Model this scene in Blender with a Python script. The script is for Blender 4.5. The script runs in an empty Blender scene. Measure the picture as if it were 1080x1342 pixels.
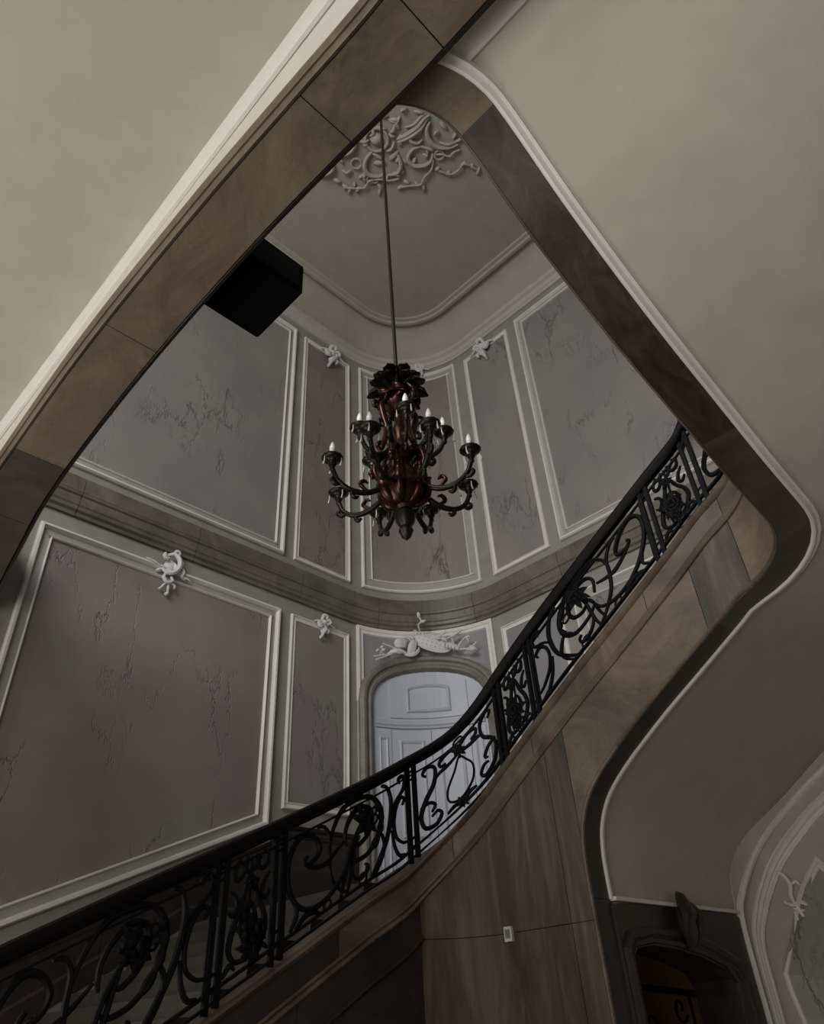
import bpy, bmesh, math, random
from mathutils import Vector, Matrix
random.seed(7)
S = bpy.context.scene
COL = S.collection
PI = math.pi

# ------------------------------------------------------------------ camera
FPX = 932.98
FLOORZ = -1.6
pit, roll, yaw = math.radians(35.945), math.radians(-3.913), math.radians(42.919)
fw = Vector((math.cos(yaw)*math.cos(pit), math.sin(yaw)*math.cos(pit), math.sin(pit)))
rg = Vector((math.sin(yaw), -math.cos(yaw), 0)); upv = rg.cross(fw)
R_ = math.cos(roll)*rg + math.sin(roll)*upv
U_ = -math.sin(roll)*rg + math.cos(roll)*upv
cd = bpy.data.cameras.new('camera'); cam = bpy.data.objects.new('camera', cd); COL.objects.link(cam)
cam.matrix_world = Matrix((( R_.x, U_.x, -fw.x, 0), (R_.y, U_.y, -fw.y, 0), (R_.z, U_.z, -fw.z, 0), (0, 0, 0, 1)))
cd.sensor_fit = 'HORIZONTAL'; cd.sensor_width = 36; cd.lens = 36*FPX/1080; cd.clip_start = .05; cd.clip_end = 200
S.camera = cam

# ------------------------------------------------------------------ world, daylight, exposure
wd = bpy.data.worlds.new('world'); S.world = wd; wd.use_nodes = True
bg = wd.node_tree.nodes['Background']
bg.inputs[0].default_value = (.92, .96, 1.0, 1); bg.inputs[1].default_value = .115
def area(name, loc, target, sx, sy, power, col, spread=180):
    l = bpy.data.lights.new(name, 'AREA'); l.shape = 'RECTANGLE'; l.size = sx; l.size_y = sy
    l.energy = power; l.color = col; l.spread = math.radians(spread)
    o = bpy.data.objects.new(name, l); COL.objects.link(o); o.location = loc
    d = Vector(target) - Vector(loc); o.rotation_euler = d.to_track_quat('-Z', 'Y').to_euler()
    return o
area('hall_window_light', (-2.6, 7.3, .7), (1.6, 1.0, 2.0), 3.4, 3.8, 175, (1.0, .97, .91))
area('entrance_window_light', (-4.6, .6, .6), (3, 1.4, 2.2), 5.0, 3.6, 255, (1.0, .965, .90))
area('upper_window_light', (-3.4, 2.6, 8.8), (8.0, 4.6, 7.4), 4.6, 4.4, 560, (.985, .98, .98))
S.view_settings.view_transform = 'Standard'; S.view_settings.look = 'None'
S.view_settings.gamma = 1; S.view_settings.use_curve_mapping = False
S.view_settings.exposure = 0.0

# ------------------------------------------------------------------ materials
def newmat(name):
    m = bpy.data.materials.new(name); m.use_nodes = True
    nt = m.node_tree; b = nt.nodes['Principled BSDF']
    return m, nt, b
def N(nt, kind, **kw):
    n = nt.nodes.new(kind)
    for k, v in kw.items():
        if k in n.inputs: n.inputs[k].default_value = v
        else: setattr(n, k, v)
    return n
def ramp(nt, stops):
    r = nt.nodes.new('ShaderNodeValToRGB'); e = r.color_ramp.elements
    e[0].position, e[0].color = stops[0][0], stops[0][1] + (1,)
    e[1].position, e[1].color = stops[-1][0], stops[-1][1] + (1,)
    for p, c in stops[1:-1]:
        x = e.new(p); x.color = c + (1,)
    return r
def coords(nt, scale=(1, 1, 1)):
    t = nt.nodes.new('ShaderNodeTexCoord'); m = nt.nodes.new('ShaderNodeMapping')
    m.inputs['Scale'].default_value = scale
    nt.links.new(t.outputs['Object'], m.inputs[0]); return m
def paint(name, col, var=.08, rough=.7, bump=.03, scale=3):
    m, nt, b = newmat(name); c = coords(nt)
    n = N(nt, 'ShaderNodeTexNoise', Scale=scale, Detail=5.0, Roughness=.6); nt.links.new(c.outputs[0], n.inputs['Vector'])
    lo = tuple(x*(1-var) for x in col); hi = tuple(x*(1+var) for x in col)
    r = ramp(nt, [(.35, lo), (.65, hi)]); nt.links.new(n.outputs['Fac'], r.inputs[0])
    nt.links.new(r.outputs[0], b.inputs['Base Color']); b.inputs['Roughness'].default_value = rough
    n2 = N(nt, 'ShaderNodeTexNoise', Scale=40.0, Detail=3.0); nt.links.new(c.outputs[0], n2.inputs['Vector'])
    bp = N(nt, 'ShaderNodeBump', Strength=bump, Distance=.02); nt.links.new(n2.outputs['Fac'], bp.inputs['Height'])
    nt.links.new(bp.outputs[0], b.inputs['Normal'])
    return m
def stone(name, dark, mid, light, grain=(1, 1, 1), scale=1.6, rough=.38):
    m, nt, b = newmat(name); c = coords(nt, grain)
    n = N(nt, 'ShaderNodeTexNoise', Scale=scale, Detail=8.0, Roughness=.62, Distortion=1.1); nt.links.new(c.outputs[0], n.inputs['Vector'])
    r = ramp(nt, [(.30, dark), (.5, mid), (.72, light)]); nt.links.new(n.outputs['Fac'], r.inputs[0])
    n2 = N(nt, 'ShaderNodeTexNoise', Scale=scale*1.3, Detail=4.0, Distortion=2.5); nt.links.new(c.outputs[0], n2.inputs['Vector'])
    r2 = ramp(nt, [(.485, (1, 1, 1)), (.5, (.62, .58, .55)), (.515, (1, 1, 1))]); nt.links.new(n2.outputs['Fac'], r2.inputs[0])
    mx = N(nt, 'ShaderNodeMixRGB', blend_type='MULTIPLY'); mx.inputs[0].default_value = .4
    nt.links.new(r.outputs[0], mx.inputs[1]); nt.links.new(r2.outputs[0], mx.inputs[2])
    nt.links.new(mx.outputs[0], b.inputs['Base Color']); b.inputs['Roughness'].default_value = rough
    bp = N(nt, 'ShaderNodeBump', Strength=.12, Distance=.02); nt.links.new(n.outputs['Fac'], bp.inputs['Height'])
    nt.links.new(bp.outputs[0], b.inputs['Normal'])
    return m
def stucco(name, ca, cb, seed):
    """grey-mauve stucco marble with cracked veins running down it"""
    m, nt, b = newmat(name); c = coords(nt); c.inputs['Location'].default_value = (seed, seed*2, seed)
    n = N(nt, 'ShaderNodeTexNoise', Scale=.55, Detail=4.0, Roughness=.55); nt.links.new(c.outputs[0], n.inputs['Vector'])
    r = ramp(nt, [(.35, ca), (.65, cb)]); nt.links.new(n.outputs['Fac'], r.inputs[0])
    c2 = coords(nt, (1, 1, .33)); c2.inputs['Location'].default_value = (seed*3, seed, 0)
    nd = N(nt, 'ShaderNodeTexNoise', Scale=1.7, Detail=6.0, Roughness=.7); nt.links.new(c2.outputs[0], nd.inputs['Vector'])
    ad = N(nt, 'ShaderNodeMixRGB', blend_type='ADD'); ad.inputs[0].default_value = .9
    nt.links.new(c2.outputs[0], ad.inputs[1]); nt.links.new(nd.outputs['Color'], ad.inputs[2])
    v = N(nt, 'ShaderNodeTexVoronoi', feature='DISTANCE_TO_EDGE', Scale=1.15); nt.links.new(ad.outputs[0], v.inputs['Vector'])
    rl = ramp(nt, [(0.0, (1, 1, 1)), (.018, (0, 0, 0))]); nt.links.new(v.outputs['Distance'], rl.inputs[0])
    v2 = N(nt, 'ShaderNodeTexVoronoi', feature='DISTANCE_TO_EDGE', Scale=5.0); nt.links.new(ad.outputs[0], v2.inputs['Vector'])
    rl2 = ramp(nt, [(0.0, (1, 1, 1)), (.03, (0, 0, 0))]); nt.links.new(v2.outputs['Distance'], rl2.inputs[0])
    mk = N(nt, 'ShaderNodeTexNoise', Scale=.9, Detail=3.0); nt.links.new(c.outputs[0], mk.inputs['Vector'])
    rm = ramp(nt, [(.46, (0, 0, 0)), (.58, (1, 1, 1))]); nt.links.new(mk.outputs['Fac'], rm.inputs[0])
    rm2 = ramp(nt, [(.56, (0, 0, 0)), (.66, (1, 1, 1))]); nt.links.new(mk.outputs['Fac'], rm2.inputs[0])
    q1 = N(nt, 'ShaderNodeMixRGB', blend_type='MULTIPLY'); q1.inputs[0].default_value = 1
    nt.links.new(rl.outputs[0], q1.inputs[1]); nt.links.new(rm.outputs[0], q1.inputs[2])
    q2 = N(nt, 'ShaderNodeMixRGB', blend_type='MULTIPLY'); q2.inputs[0].default_value = 1
    nt.links.new(rl2.outputs[0], q2.inputs[1]); nt.links.new(rm2.outputs[0], q2.inputs[2])
    q = N(nt, 'ShaderNodeMixRGB', blend_type='ADD'); q.inputs[0].default_value = .6
    nt.links.new(q1.outputs[0], q.inputs[1]); nt.links.new(q2.outputs[0], q.inputs[2])
    fm = N(nt, 'ShaderNodeMath', operation='MULTIPLY'); fm.inputs[1].default_value = .55
    nt.links.new(q.outputs[0], fm.inputs[0])
    mx = N(nt, 'ShaderNodeMixRGB'); nt.links.new(fm.outputs[0], mx.inputs[0]); nt.links.new(r.outputs[0], mx.inputs[1])
    mx.inputs[2].default_value = (.07, .055, .05, 1)
    nt.links.new(mx.outputs[0], b.inputs['Base Color']); b.inputs['Roughness'].default_value = .45
    bp = N(nt, 'ShaderNodeBump', Strength=.5, Distance=.03, invert=True); nt.links.new(q.outputs[0], bp.inputs['Height'])
    nt.links.new(bp.outputs[0], b.inputs['Normal'])
    return m
def simple(name, col, rough=.5, metal=0., spec=None):
    m, nt, b = newmat(name); c = coords(nt)
    n = N(nt, 'ShaderNodeTexNoise', Scale=18.0, Detail=3.0); nt.links.new(c.outputs[0], n.inputs['Vector'])
    r = ramp(nt, [(.3, tuple(x*.8 for x in col)), (.7, tuple(min(1, x*1.2) for x in col))]); nt.links.new(n.outputs['Fac'], r.inputs[0])
    nt.links.new(r.outputs[0], b.inputs['Base Color'])
    b.inputs['Roughness'].default_value = rough; b.inputs['Metallic'].default_value = metal
    if spec is not None: b.inputs['Specular IOR Level'].default_value = spec
    return m
M = dict(
    soffit=paint('cream_plaster', (.47, .43, .37), .05, .8),
    white=paint('white_moulding_paint', (.74, .70, .66), .04, .55),
    band2=paint('pale_cornice_paint', (.47, .445, .395), .04, .7),
    band=paint('pale_grey_band_paint', (.36, .345, .325), .04, .6),
    wall=paint('grey_wall_paint', (.29, .272, .248), .06, .7),
    ceil=paint('ceiling_plaster', (.385, .36, .305), .04, .8),
    stucco_white=paint('stucco_ornament_white', (.66, .64, .63), .04, .6),
    stucco_ceil=paint('stucco_ceiling_relief', (.40, .375, .32), .04, .7),
    p1=stucco('stucco_marble_warm', (.215, .185, .175), (.27, .245, .225), 3.1),
    p2=stucco('stucco_marble_grey', (.232, .216, .208), (.295, .272, .255), 9.4),
    p3=stucco('stucco_marble_cool', (.245, .24, .245), (.305, .30, .305), 5.7),
    stone=stone('brown_limestone', (.10, .072, .053), (.16, .12, .09), (.225, .178, .135), (1.2, .6, 1.2)),
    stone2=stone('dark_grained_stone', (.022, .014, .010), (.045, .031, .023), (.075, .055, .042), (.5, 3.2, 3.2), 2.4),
    stone3=stone('olive_brown_stone', (.04, .031, .024), (.065, .051, .04), (.095, .076, .06), (1, 1, 1), 1.4),
    marble=stone('brown_veined_marble', (.045, .030, .022), (.115, .082, .058), (.22, .165, .12), (1, 1, 1), 1.1, .58),
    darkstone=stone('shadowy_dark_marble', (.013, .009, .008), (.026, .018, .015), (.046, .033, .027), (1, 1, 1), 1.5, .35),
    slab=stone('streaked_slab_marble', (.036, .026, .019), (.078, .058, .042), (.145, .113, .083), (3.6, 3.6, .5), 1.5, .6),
    cornice=stone('olive_cornice_marble', (.085, .075, .06), (.14, .125, .10), (.20, .18, .15), (1, 1, 1), 1.3, .4),
    doorstone=stone('grey_door_surround_stone', (.13, .115, .10), (.19, .17, .15), (.25, .23, .205), (1, 1, 1), 1.8, .5),
    door=paint('pale_grey_door_paint', (.50, .52, .57), .03, .45),
    iron=simple('black_wrought_iron', (.004, .004, .0045), .6, .0, .12),
    rail=simple('black_handrail_wood', (.004, .003, .003), .55, 0, .15),
    bronze=simple('dark_red_bronze', (.046, .016, .010), .24, .7),
    bronze2=simple('blackened_bronze', (.014, .009, .006), .38, .5),
    bulb=simple('white_candle_bulb_glass', (.85, .83, .80), .25),
    candle=simple('white_candle_sleeve', (.62, .60, .57), .5),
    black=simple('matt_black_speaker', (.003, .003, .003), .8, 0, .1),
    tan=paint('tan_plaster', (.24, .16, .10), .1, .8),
    plastic=simple('white_plastic', (.62, .60, .58), .4),
    grille=simple('grey_print', (.2, .2, .2), .6),
    floor=stone('pale_floor_stone', (.30, .28, .25), (.38, .36, .32), (.45, .43, .39), (1, 1, 1), .8, .3),
    step=stone('worn_step_stone', (.018, .014, .011), (.032, .025, .02), (.05, .04, .033), (1, 1, 1), 1.5, .7),
)

# ------------------------------------------------------------------ mesh helpers
def obj(name, verts, faces, mat, parent=None, smooth=False):
    me = bpy.data.meshes.new(name)
    off = parent_world(parent) if parent else Vector((0, 0, 0))
    me.from_pydata([tuple(Vector(v) - off) for v in verts], [], faces)
    bm = bmesh.new(); bm.from_mesh(me); bmesh.ops.recalc_face_normals(bm, faces=bm.faces); bm.to_mesh(me); bm.free()
    me.materials.append(M[mat] if isinstance(mat, str) else mat)
    if smooth:
        me.polygons.foreach_set('use_smooth', [True]*len(me.polygons))
        try: me.set_sharp_from_angle(angle=math.radians(38))
        except Exception: pass
    o = bpy.data.objects.new(name, me); COL.objects.link(o)
    if parent: o.parent = parent
    return o
def parent_world(p):
    v = Vector((0, 0, 0))
    while p: v += p.location; p = p.parent
    return v
def tag(o, label, cat, group=None):
    o['label'] = label; o['category'] = cat
    if group: o['group'] = group
    return o
def struct(o, label=None):
    o['kind'] = 'structure'
    if label: o['label'] = label
    return o
def thing(name, loc, label, cat, group=None):
    o = bpy.data.objects.new(name, None); COL.objects.link(o); o.location = loc; o.empty_display_size = .1
    return tag(o, label, cat, group)
def sempty(name, loc, label=None):
    o = bpy.data.objects.new(name, None); COL.objects.link(o); o.location = loc; o.empty_display_size = .1
    return struct(o, label)

class MB:
    def __init__(s): s.v = []; s.f = []
    def add(s, v, f):
        b = len(s.v); s.v += [tuple(x) for x in v]; s.f += [tuple(i + b for i in q) for q in f]; return s
    def obj(s, name, mat, parent=None, smooth=False): return obj(name, s.v, s.f, mat, parent, smooth)

def loft(rings, closed=True, caps=True):
    """rings: list of equal-length point lists"""
    n = len(rings[0]); v = [p for r in rings for p in r]; f = []
    for i in range(len(rings)-1):
        for j in range(n if closed else n-1):
            k = (j+1) % n
            f.append((i*n+j, i*n+k, (i+1)*n+k, (i+1)*n+j))
    if caps and closed:
        f.append(tuple(range(n))); f.append(tuple((len(rings)-1)*n + j for j in range(n)))
    return v, f
def loftring(rings):
    """rings closed in both directions"""
    n = len(rings[0]); m = len(rings); v = [p for r in rings for p in r]; f = []
    for i in range(m):
        for j in range(n):
            k = (j+1) % n; i2 = (i+1) % m
            f.append((i*n+j, i*n+k, i2*n+k, i2*n+j))
    return v, f
def slabgrid(F, nu, nv):
    """F(i,j,k): k=0 front, k=1 back -> closed solid"""
    v = []; f = []
    idx = lambda i, j, k: (k*(nu+1) + i)*(nv+1) + j
    for k in (0, 1):
        for i in range(nu+1):
            for j in range(nv+1): v.append(tuple(F(i, j, k)))
    for k in (0, 1):
        for i in range(nu):
            for j in range(nv): f.append((idx(i, j, k), idx(i+1, j, k), idx(i+1, j+1, k), idx(i, j+1, k)))
    for i in range(nu):
        for j in (0, nv): f.append((idx(i, j, 0), idx(i+1, j, 0), idx(i+1, j, 1), idx(i, j, 1)))
    for j in range(nv):
        for i in (0, nu): f.append((idx(i, j, 0), idx(i, j+1, 0), idx(i, j+1, 1), idx(i, j, 1)))
    return v, f
def box(x0, x1, y0, y1, z0, z1):
    v = [(x, y, z) for x in (x0, x1) for y in (y0, y1) for z in (z0, z1)]
    return v, [(0, 1, 3, 2), (4, 5, 7, 6), (0, 1, 5, 4), (2, 3, 7, 6), (0, 2, 6, 4), (1, 3, 7, 5)]
def catmull(pts, n=6, closed=False):
    P = [Vector(p) for p in pts]; out = []; m = len(P)
    for i in range(m if closed else m-1):
        if closed: a, b, c, d = P[(i-1) % m], P[i], P[(i+1) % m], P[(i+2) % m]
        else: a, b, c, d = P[max(i-1, 0)], P[i], P[i+1], P[min(i+2, m-1)]
        for k in range(n):
            t = k/n
            out.append(.5*((2*b) + (c-a)*t + (2*a-5*b+4*c-d)*t*t + (3*b-a-3*c+d)*t**3))
    if not closed: out.append(P[-1])
    return out
def tube(path, r0, sides=6, taper=None, closed=False, flat=1.0, nrm=None):
    """round (or flattened) bar along path; taper(t)->scale"""
    P = [Vector(p) for p in path]; n = len(P); rings = []
    prev = None
    for i in range(n):
        if closed: T = P[(i+1) % n] - P[i-1]
        else: T = P[min(i+1, n-1)] - P[max(i-1, 0)]
        if T.length < 1e-9: T = Vector((0, 0, 1))
        T.normalize()
        if nrm is not None:
            a = Vector(nrm) - T*T.dot(Vector(nrm))
            if a.length < 1e-6: a = T.orthogonal()
        elif prev is None: a = T.orthogonal()
        else:
            a = prev - T*T.dot(prev)
            if a.length < 1e-6: a = T.orthogonal()
        a.normalize(); prev = a; b = T.cross(a)
        r = r0*(taper(i/(n-1)) if taper else 1)
        rings.append([P[i] + a*(math.cos(2*PI*k/sides)*r*flat) + b*(math.sin(2*PI*k/sides)*r) for k in range(sides)])
    return loftring(rings) if closed else loft(rings)
def lathe(prof, c, n=16):
    rings = [[(c[0]+r*math.cos(2*PI*k/n), c[1]+r*math.sin(2*PI*k/n), c[2]+z) for k in range(n)] for r, z in prof]
    return loft(rings)
def interp(tab, x):
    if x <= tab[0][0]: return tab[0][1]
    for (a, b), (c, d) in zip(tab, tab[1:]):
        if x <= c: return b + (d-b)*(x-a)/(c-a) if c > a else d
    return tab[-1][1]
def smooth_tab(tab, x):
    """monotone-ish hermite interpolation"""
    n = len(tab)
    if x <= tab[0][0]: return tab[0][1]
    if x >= tab[-1][0]: return tab[-1][1]
    def sl(i):
        if i == 0: return (tab[1][1]-tab[0][1])/(tab[1][0]-tab[0][0])
        if i == n-1: return (tab[-1][1]-tab[-2][1])/(tab[-1][0]-tab[-2][0])
        return (tab[i+1][1]-tab[i-1][1])/(tab[i+1][0]-tab[i-1][0])
    for i in range(n-1):
        if x <= tab[i+1][0]:
            h = tab[i+1][0]-tab[i][0]; t = (x-tab[i][0])/h
            return ((2*t**3-3*t*t+1)*tab[i][1] + (t**3-2*t*t+t)*h*sl(i) + (-2*t**3+3*t*t)*tab[i+1][1] + (t**3-t*t)*h*sl(i+1))

# ------------------------------------------------------------------ the walls: a rectangle with a rounded far corner
A, B, RC = 8.6, 9.33, 2.0
HA = RC*PI/4
FLOOR = -1.6
COVE0 = 12.98
def W(s, z, off=0.):
    if s < -HA: return Vector((B-RC+s+HA, A-off, z))
    if s > HA: return Vector((B-off, A-RC-(s-HA), z))
    t = PI/4 - s/RC
    return Vector((B-RC+(RC-off)*math.cos(t), A-RC+(RC-off)*math.sin(t), z))
def Wt(s): return (W(s+.01, 0)-W(s-.01, 0)).normalized()
def Wn(s):
    if s < -HA: return Vector((0, -1, 0))
    if s > HA: return Vector((-1, 0, 0))
    t = PI/4 - s/RC; return Vector((-math.cos(t), -math.sin(t), 0))
def ssamp(s0, s1, step=.18):
    pts = {s0, s1}
    for b in (-HA, HA):
        if s0 < b < s1: pts.add(b)
    n = 24
    for i in range(n+1):
        b = -HA + 2*HA*i/n
        if s0 < b < s1: pts.add(b)
    return sorted(pts)
def wallslab(name, s0, s1, z0, z1, mat):
    ss = ssamp(s0, s1)
    return obj(name, *slabgrid(lambda i, j, k: W(ss[i], (z0, z1)[j], -.3*k), len(ss)-1, 1), mat)
SL0, SR1 = -12.4, 10.9
wl = struct(wallslab('wall_left', SL0, -HA, FLOOR, 13.9, 'wall'), 'grey panelled wall beside the lower flight')
wc = struct(wallslab('wall_corner', -HA, HA, FLOOR, 13.9, 'wall'), 'rounded far corner wall with the door')
wr = struct(wallslab('wall_right', HA, SR1, FLOOR, 13.9, 'wall'), 'panelled wall behind the rising flight')
fl = struct(obj('floor', *box(-4, 9.63, -4, 8.9, FLOOR-.2, FLOOR), 'floor'))

def wsweep(s0, s1, prof, zf=lambda s: 0.):
    """open-back moulding swept along the wall; prof [(off,z)] closed loop"""
    return loft([[W(s, z+zf(s), o) for o, z in prof] for s in ssamp(s0, s1)])
def subdiv(pts, closed, step=.14):
    out = []; m = len(pts)
    for i in range(m if closed else m-1):
        a, b = pts[i], pts[(i+1) % m]
        L = math.hypot(b[0]-a[0], b[1]-a[1])
        k = max(1, int(L/step)) if abs(b[0]-a[0]) > .05 else 1
        for q in range(k): out.append((a[0]+(b[0]-a[0])*q/k, a[1]+(b[1]-a[1])*q/k))
    if not closed: out.append(pts[-1])
    return out
def ribbon(pts, prof, closed=True, place=lambda s, z, h: W(s, z, h), step=.14):
    """moulding following a 2-D outline (clockwise or not): prof [(d inward, h proud)]"""
    P = subdiv(pts, closed, step); n = len(P)
    area2 = sum(P[i][0]*P[(i+1) % n][1]-P[(i+1) % n][0]*P[i][1] for i in range(n))
    sg = 1 if area2 > 0 else -1
    offs = []
    for i in range(n):
        a = P[i-1] if (closed or i > 0) else None; b = P[i]; c = P[(i+1) % n] if (closed or i < n-1) else None
        def nn(p, q):
            L = math.hypot(q[0]-p[0], q[1]-p[1]) or 1; return (-(q[1]-p[1])/L*sg, (q[0]-p[0])/L*sg)
        ns = [nn(*e) for e in ((a, b), (b, c)) if e[0] and e[1]]
        if len(ns) == 1: o = ns[0]
        else:
            x, y = ns[0][0]+ns[1][0], ns[0][1]+ns[1][1]; d = 1 + ns[0][0]*ns[1][0]+ns[0][1]*ns[1][1]
            d = max(d, .3); o = (x/d, y/d)
        offs.append(o)
    rings = [[place(b[0]+o[0]*d, b[1]+o[1]*d, h) for d, h in prof] for b, o in zip(P, offs)]
    return loftring(rings) if closed else loft(rings)
def mprof(w, h):
    """a stepped panel moulding with a raised outer bead, w wide and h proud"""
    return [(0, 0), (0, h*.55), (w*.10, h), (w*.24, h), (w*.32, h*.55), (w*.42, h*.5), (w*.62, h*.35), (w*.80, h*.28), (w*.86, h*.6), (w*.95, h*.55), (w, 0)]
def fieldslab(pts_bottom, pts_top, h=.012):
    """panel field between bottom and top polylines with common s values"""
    n = len(pts_bottom)-1
    return slabgrid(lambda i, j, k: W((pts_bottom, pts_top)[j][i][0], (pts_bottom, pts_top)[j][i][1], h*(1-k)), n, 1)
def panel(wall, s0, s1, z0, z1, w, h, field, zb0=None, zb1=None, mat='white'):
    """framed wall panel; zb0/zb1 = sloping bottom heights at s0/s1"""
    b0 = z0 if zb0 is None else zb0; b1 = z0 if zb1 is None else zb1
    out = [(s0, b0), (s1, b1), (s1, z1), (s0, z1)]
    ss = ssamp(s0+w*.6, s1-w*.6)
    if len(ss) < 4: ss = [ss[0]+(ss[-1]-ss[0])*i/6 for i in range(7)]
    bz = lambda s: b0+(b1-b0)*(s-s0)/(s1-s0)+w*.6
    obj('panel_field', *fieldslab([(s, bz(s)) for s in ss], [(s, z1-w*.6) for s in ss]), field, wall)
    if w < .15:
        obj('panel_moulding', *ribbon(out, mprof(w, h)), mat, wall)
    else:
        obj('panel_moulding', *ribbon(out, [(0, 0), (0, h*.6), (.018, h), (.045, h), (.062, h*.5), (.07, .014), (.07, 0)]), mat, wall)
        obj('panel_band', *ribbon(out, [(.07, 0), (.07, .014), (w-.035, .020), (w-.035, 0)]), 'band', wall)
        obj('panel_fillet', *ribbon(out, [(w-.035, 0), (w-.035, h*.55), (w-.022, h*.75), (w-.008, h*.55), (w, 0)]), mat, wall)

# upper storey
for sg, wall in ((-1, wl), (1, wr)):
    a, b = sorted((sg*2.97, sg*(9.9 if sg < 0 else 9.4)))
    panel(wall, a, b, 6.67, 12.50, .19, .07, 'p2')
    a, b = sorted((sg*1.47, sg*2.745))
    panel(wc, a, b, 6.67, 12.46, .10, .05, 'p1' if sg < 0 else 'p2')
panel(wc, -1.2, 1.2, 6.67, 12.57, .24, .06, 'p1')
# lower storey
panel(wl, -6.78, -2.97, 0, 5.62, .20, .08, 'p1', zb0=.72, zb1=2.33)
panel(wl, -10.6, -7.1, 0, 5.62, .20, .08, 'p1', zb0=-.60, zb1=.58)
panel(wc, -2.74, -1.51, 2.58, 5.62, .10, .05, 'p1', zb1=2.62)
panel(wc, 1.46, 2.74, 2.60, 5.62, .10, .05, 'p3', zb1=3.0)
panel(wr, 2.97, 7.4, 0, 5.62, .20, .07, 'p2', zb0=3.05, zb1=5.0)

# stone cornice at the upper floor level: blocks end to end
t1 = sempty('trim_1', W(0, 5.9), 'olive brown marble cornice running round the wall at the upper floor')
cp = [(0, 5.88), (.045, 5.88), (.05, 5.93), (.085, 5.96), (.09, 6.01), (.105, 6.03), (.11, 6.155), (.135, 6.175), (.14, 6.20), (.15, 6.22), (.15, 6.44), (.03, 6.47), (0, 6.47)]
cuts = [-12.3, -9.2, -6.4, -4.6, -2.62, -.9, 1.0, 2.9, 5.2, 7.4, 10.8]
for c0, c1 in zip(cuts, cuts[1:]):
    obj('cornice_block', *wsweep(c0+.004, c1-.004, cp), 'cornice', t1)
# cove and its mouldings under the ceiling
t2 = sempty('trim_2', W(0, 12.8), 'moulded plaster cornice and cove under the ceiling')
obj('cornice_moulding', *wsweep(SL0, SR1, [(0, 12.70), (.05, 12.70), (.06, 12.755), (.09, 12.775), (.13, 12.84), (.19, 12.875), (.20, 12.96), (.165, 12.97), (.165, 13.0), (.12, 13.02), (.12, 13.03), (0, 13.03)]), 'band2', t2)
CEIL = 13.8
cv = [(0, 13.0)] + [(.11 + .47*(1-math.cos(a)), 13.03 + (CEIL-13.03)*math.sin(a)) for a in [PI/2*i/8 for i in range(9)]] + [(0, CEIL)]
obj('cove', *wsweep(SL0, SR1, cv), 'ceil', t2, True)
obj('ceiling_bead', *wsweep(SL0, SR1, [(.56, CEIL), (.56, CEIL-.05), (.60, CEIL-.085), (.66, CEIL-.085), (.69, CEIL-.045), (.76, CEIL-.035), (.78, CEIL)]), 'ceil', t2, True)
ss = ssamp(SL0, SR1)
cpts = [W(s, CEIL, .5) for s in ss] + [Vector((-4, -4, CEIL))]
n = len(cpts)
ce = struct(obj('ceiling', [tuple(p) for p in cpts] + [tuple(p + Vector((0, 0, .2))) for p in cpts],
    [tuple(range(n)), tuple(range(n, 2*n))] + [(i, (i+1) % n, n+(i+1) % n, n+i) for i in range(n)], 'ceil'))

# ------------------------------------------------------------------ the well edge: path of the stair's inner string
R1, R2, R3 = .6, .55, .5
XE, YE1, YE2, XB = 5.78, 5.12, 1.12, 1.36
TX0 = -.25
L1 = XE-R1-TX0; LA1 = R1*PI/2; L2 = (YE1-R1)-(YE2+R2); LA2 = R2*PI/2; L3 = (XE-R2)-(XB+R3); LA3 = R3*PI/2
T1 = L1; T2 = T1+LA1; T3 = T2+L2; T4 = T3+LA2; T5 = T4+L3; T6 = T5+LA3
def Q(t):
    """plan point and outward normal (towards the wall)"""
    if t <= T1: return Vector((TX0+t, YE1, 0)), Vector((0, 1, 0))
    if t <= T2:
        a = PI/2-(t-T1)/R1; d = Vector((math.cos(a), math.sin(a), 0)); return Vector((XE-R1, YE1-R1, 0))+d*R1, d
    if t <= T3: return Vector((XE, YE1-R1-(t-T2), 0)), Vector((1, 0, 0))
    if t <= T4:
        a = -(t-T3)/R2; d = Vector((math.cos(a), math.sin(a), 0)); return Vector((XE-R2, YE2+R2, 0))+d*R2, d
    if t <= T5: return Vector((XE-R2-(t-T4), YE2, 0)), Vector((0, -1, 0))
    a = -PI/2-(t-T5)/R3; d = Vector((math.cos(a), math.sin(a), 0)); return Vector((XB+R3, YE2+R3, 0))+d*R3, d
tX = lambda x: x-TX0                    # flight 1 parameter from x
tY = lambda y: T2+(YE1-R1-y)            # flight 2 parameter from y
tZ = lambda x: T4+(XE-R2-x)             # flight 3 parameter from x
UND = [(tY(3.10), 1.915), (tY(2.73), 2.16), (tY(2.28), 2.43), (tY(1.80), 2.72), (T3, 2.80), (T4, 3.02), (tZ(4.6), 3.14), (tZ(4.07), 3.28), (tZ(3.19), 3.54), (tZ(2.47), 3.87), (T5, 4.27), (T6, 4.45)]
def zunder(t): return smooth_tab(UND, t)
TOP = [(0, -1.69), (tX(3.15), .13), (tX(4.6), .91), (T1, 1.21), (T2, 1.95), (tY(3.46), 2.66), (tY(2.89), 3.01), (tY(2.14), 3.48), (T3, 3.78), (T4, 4.08), (tZ(4.07), 4.3), (tZ(3.19), 4.55), (tZ(2.47), 4.9), (T5, 5.25), (T6, 5.45)]
def ztop(t): return smooth_tab(TOP, t)
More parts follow.
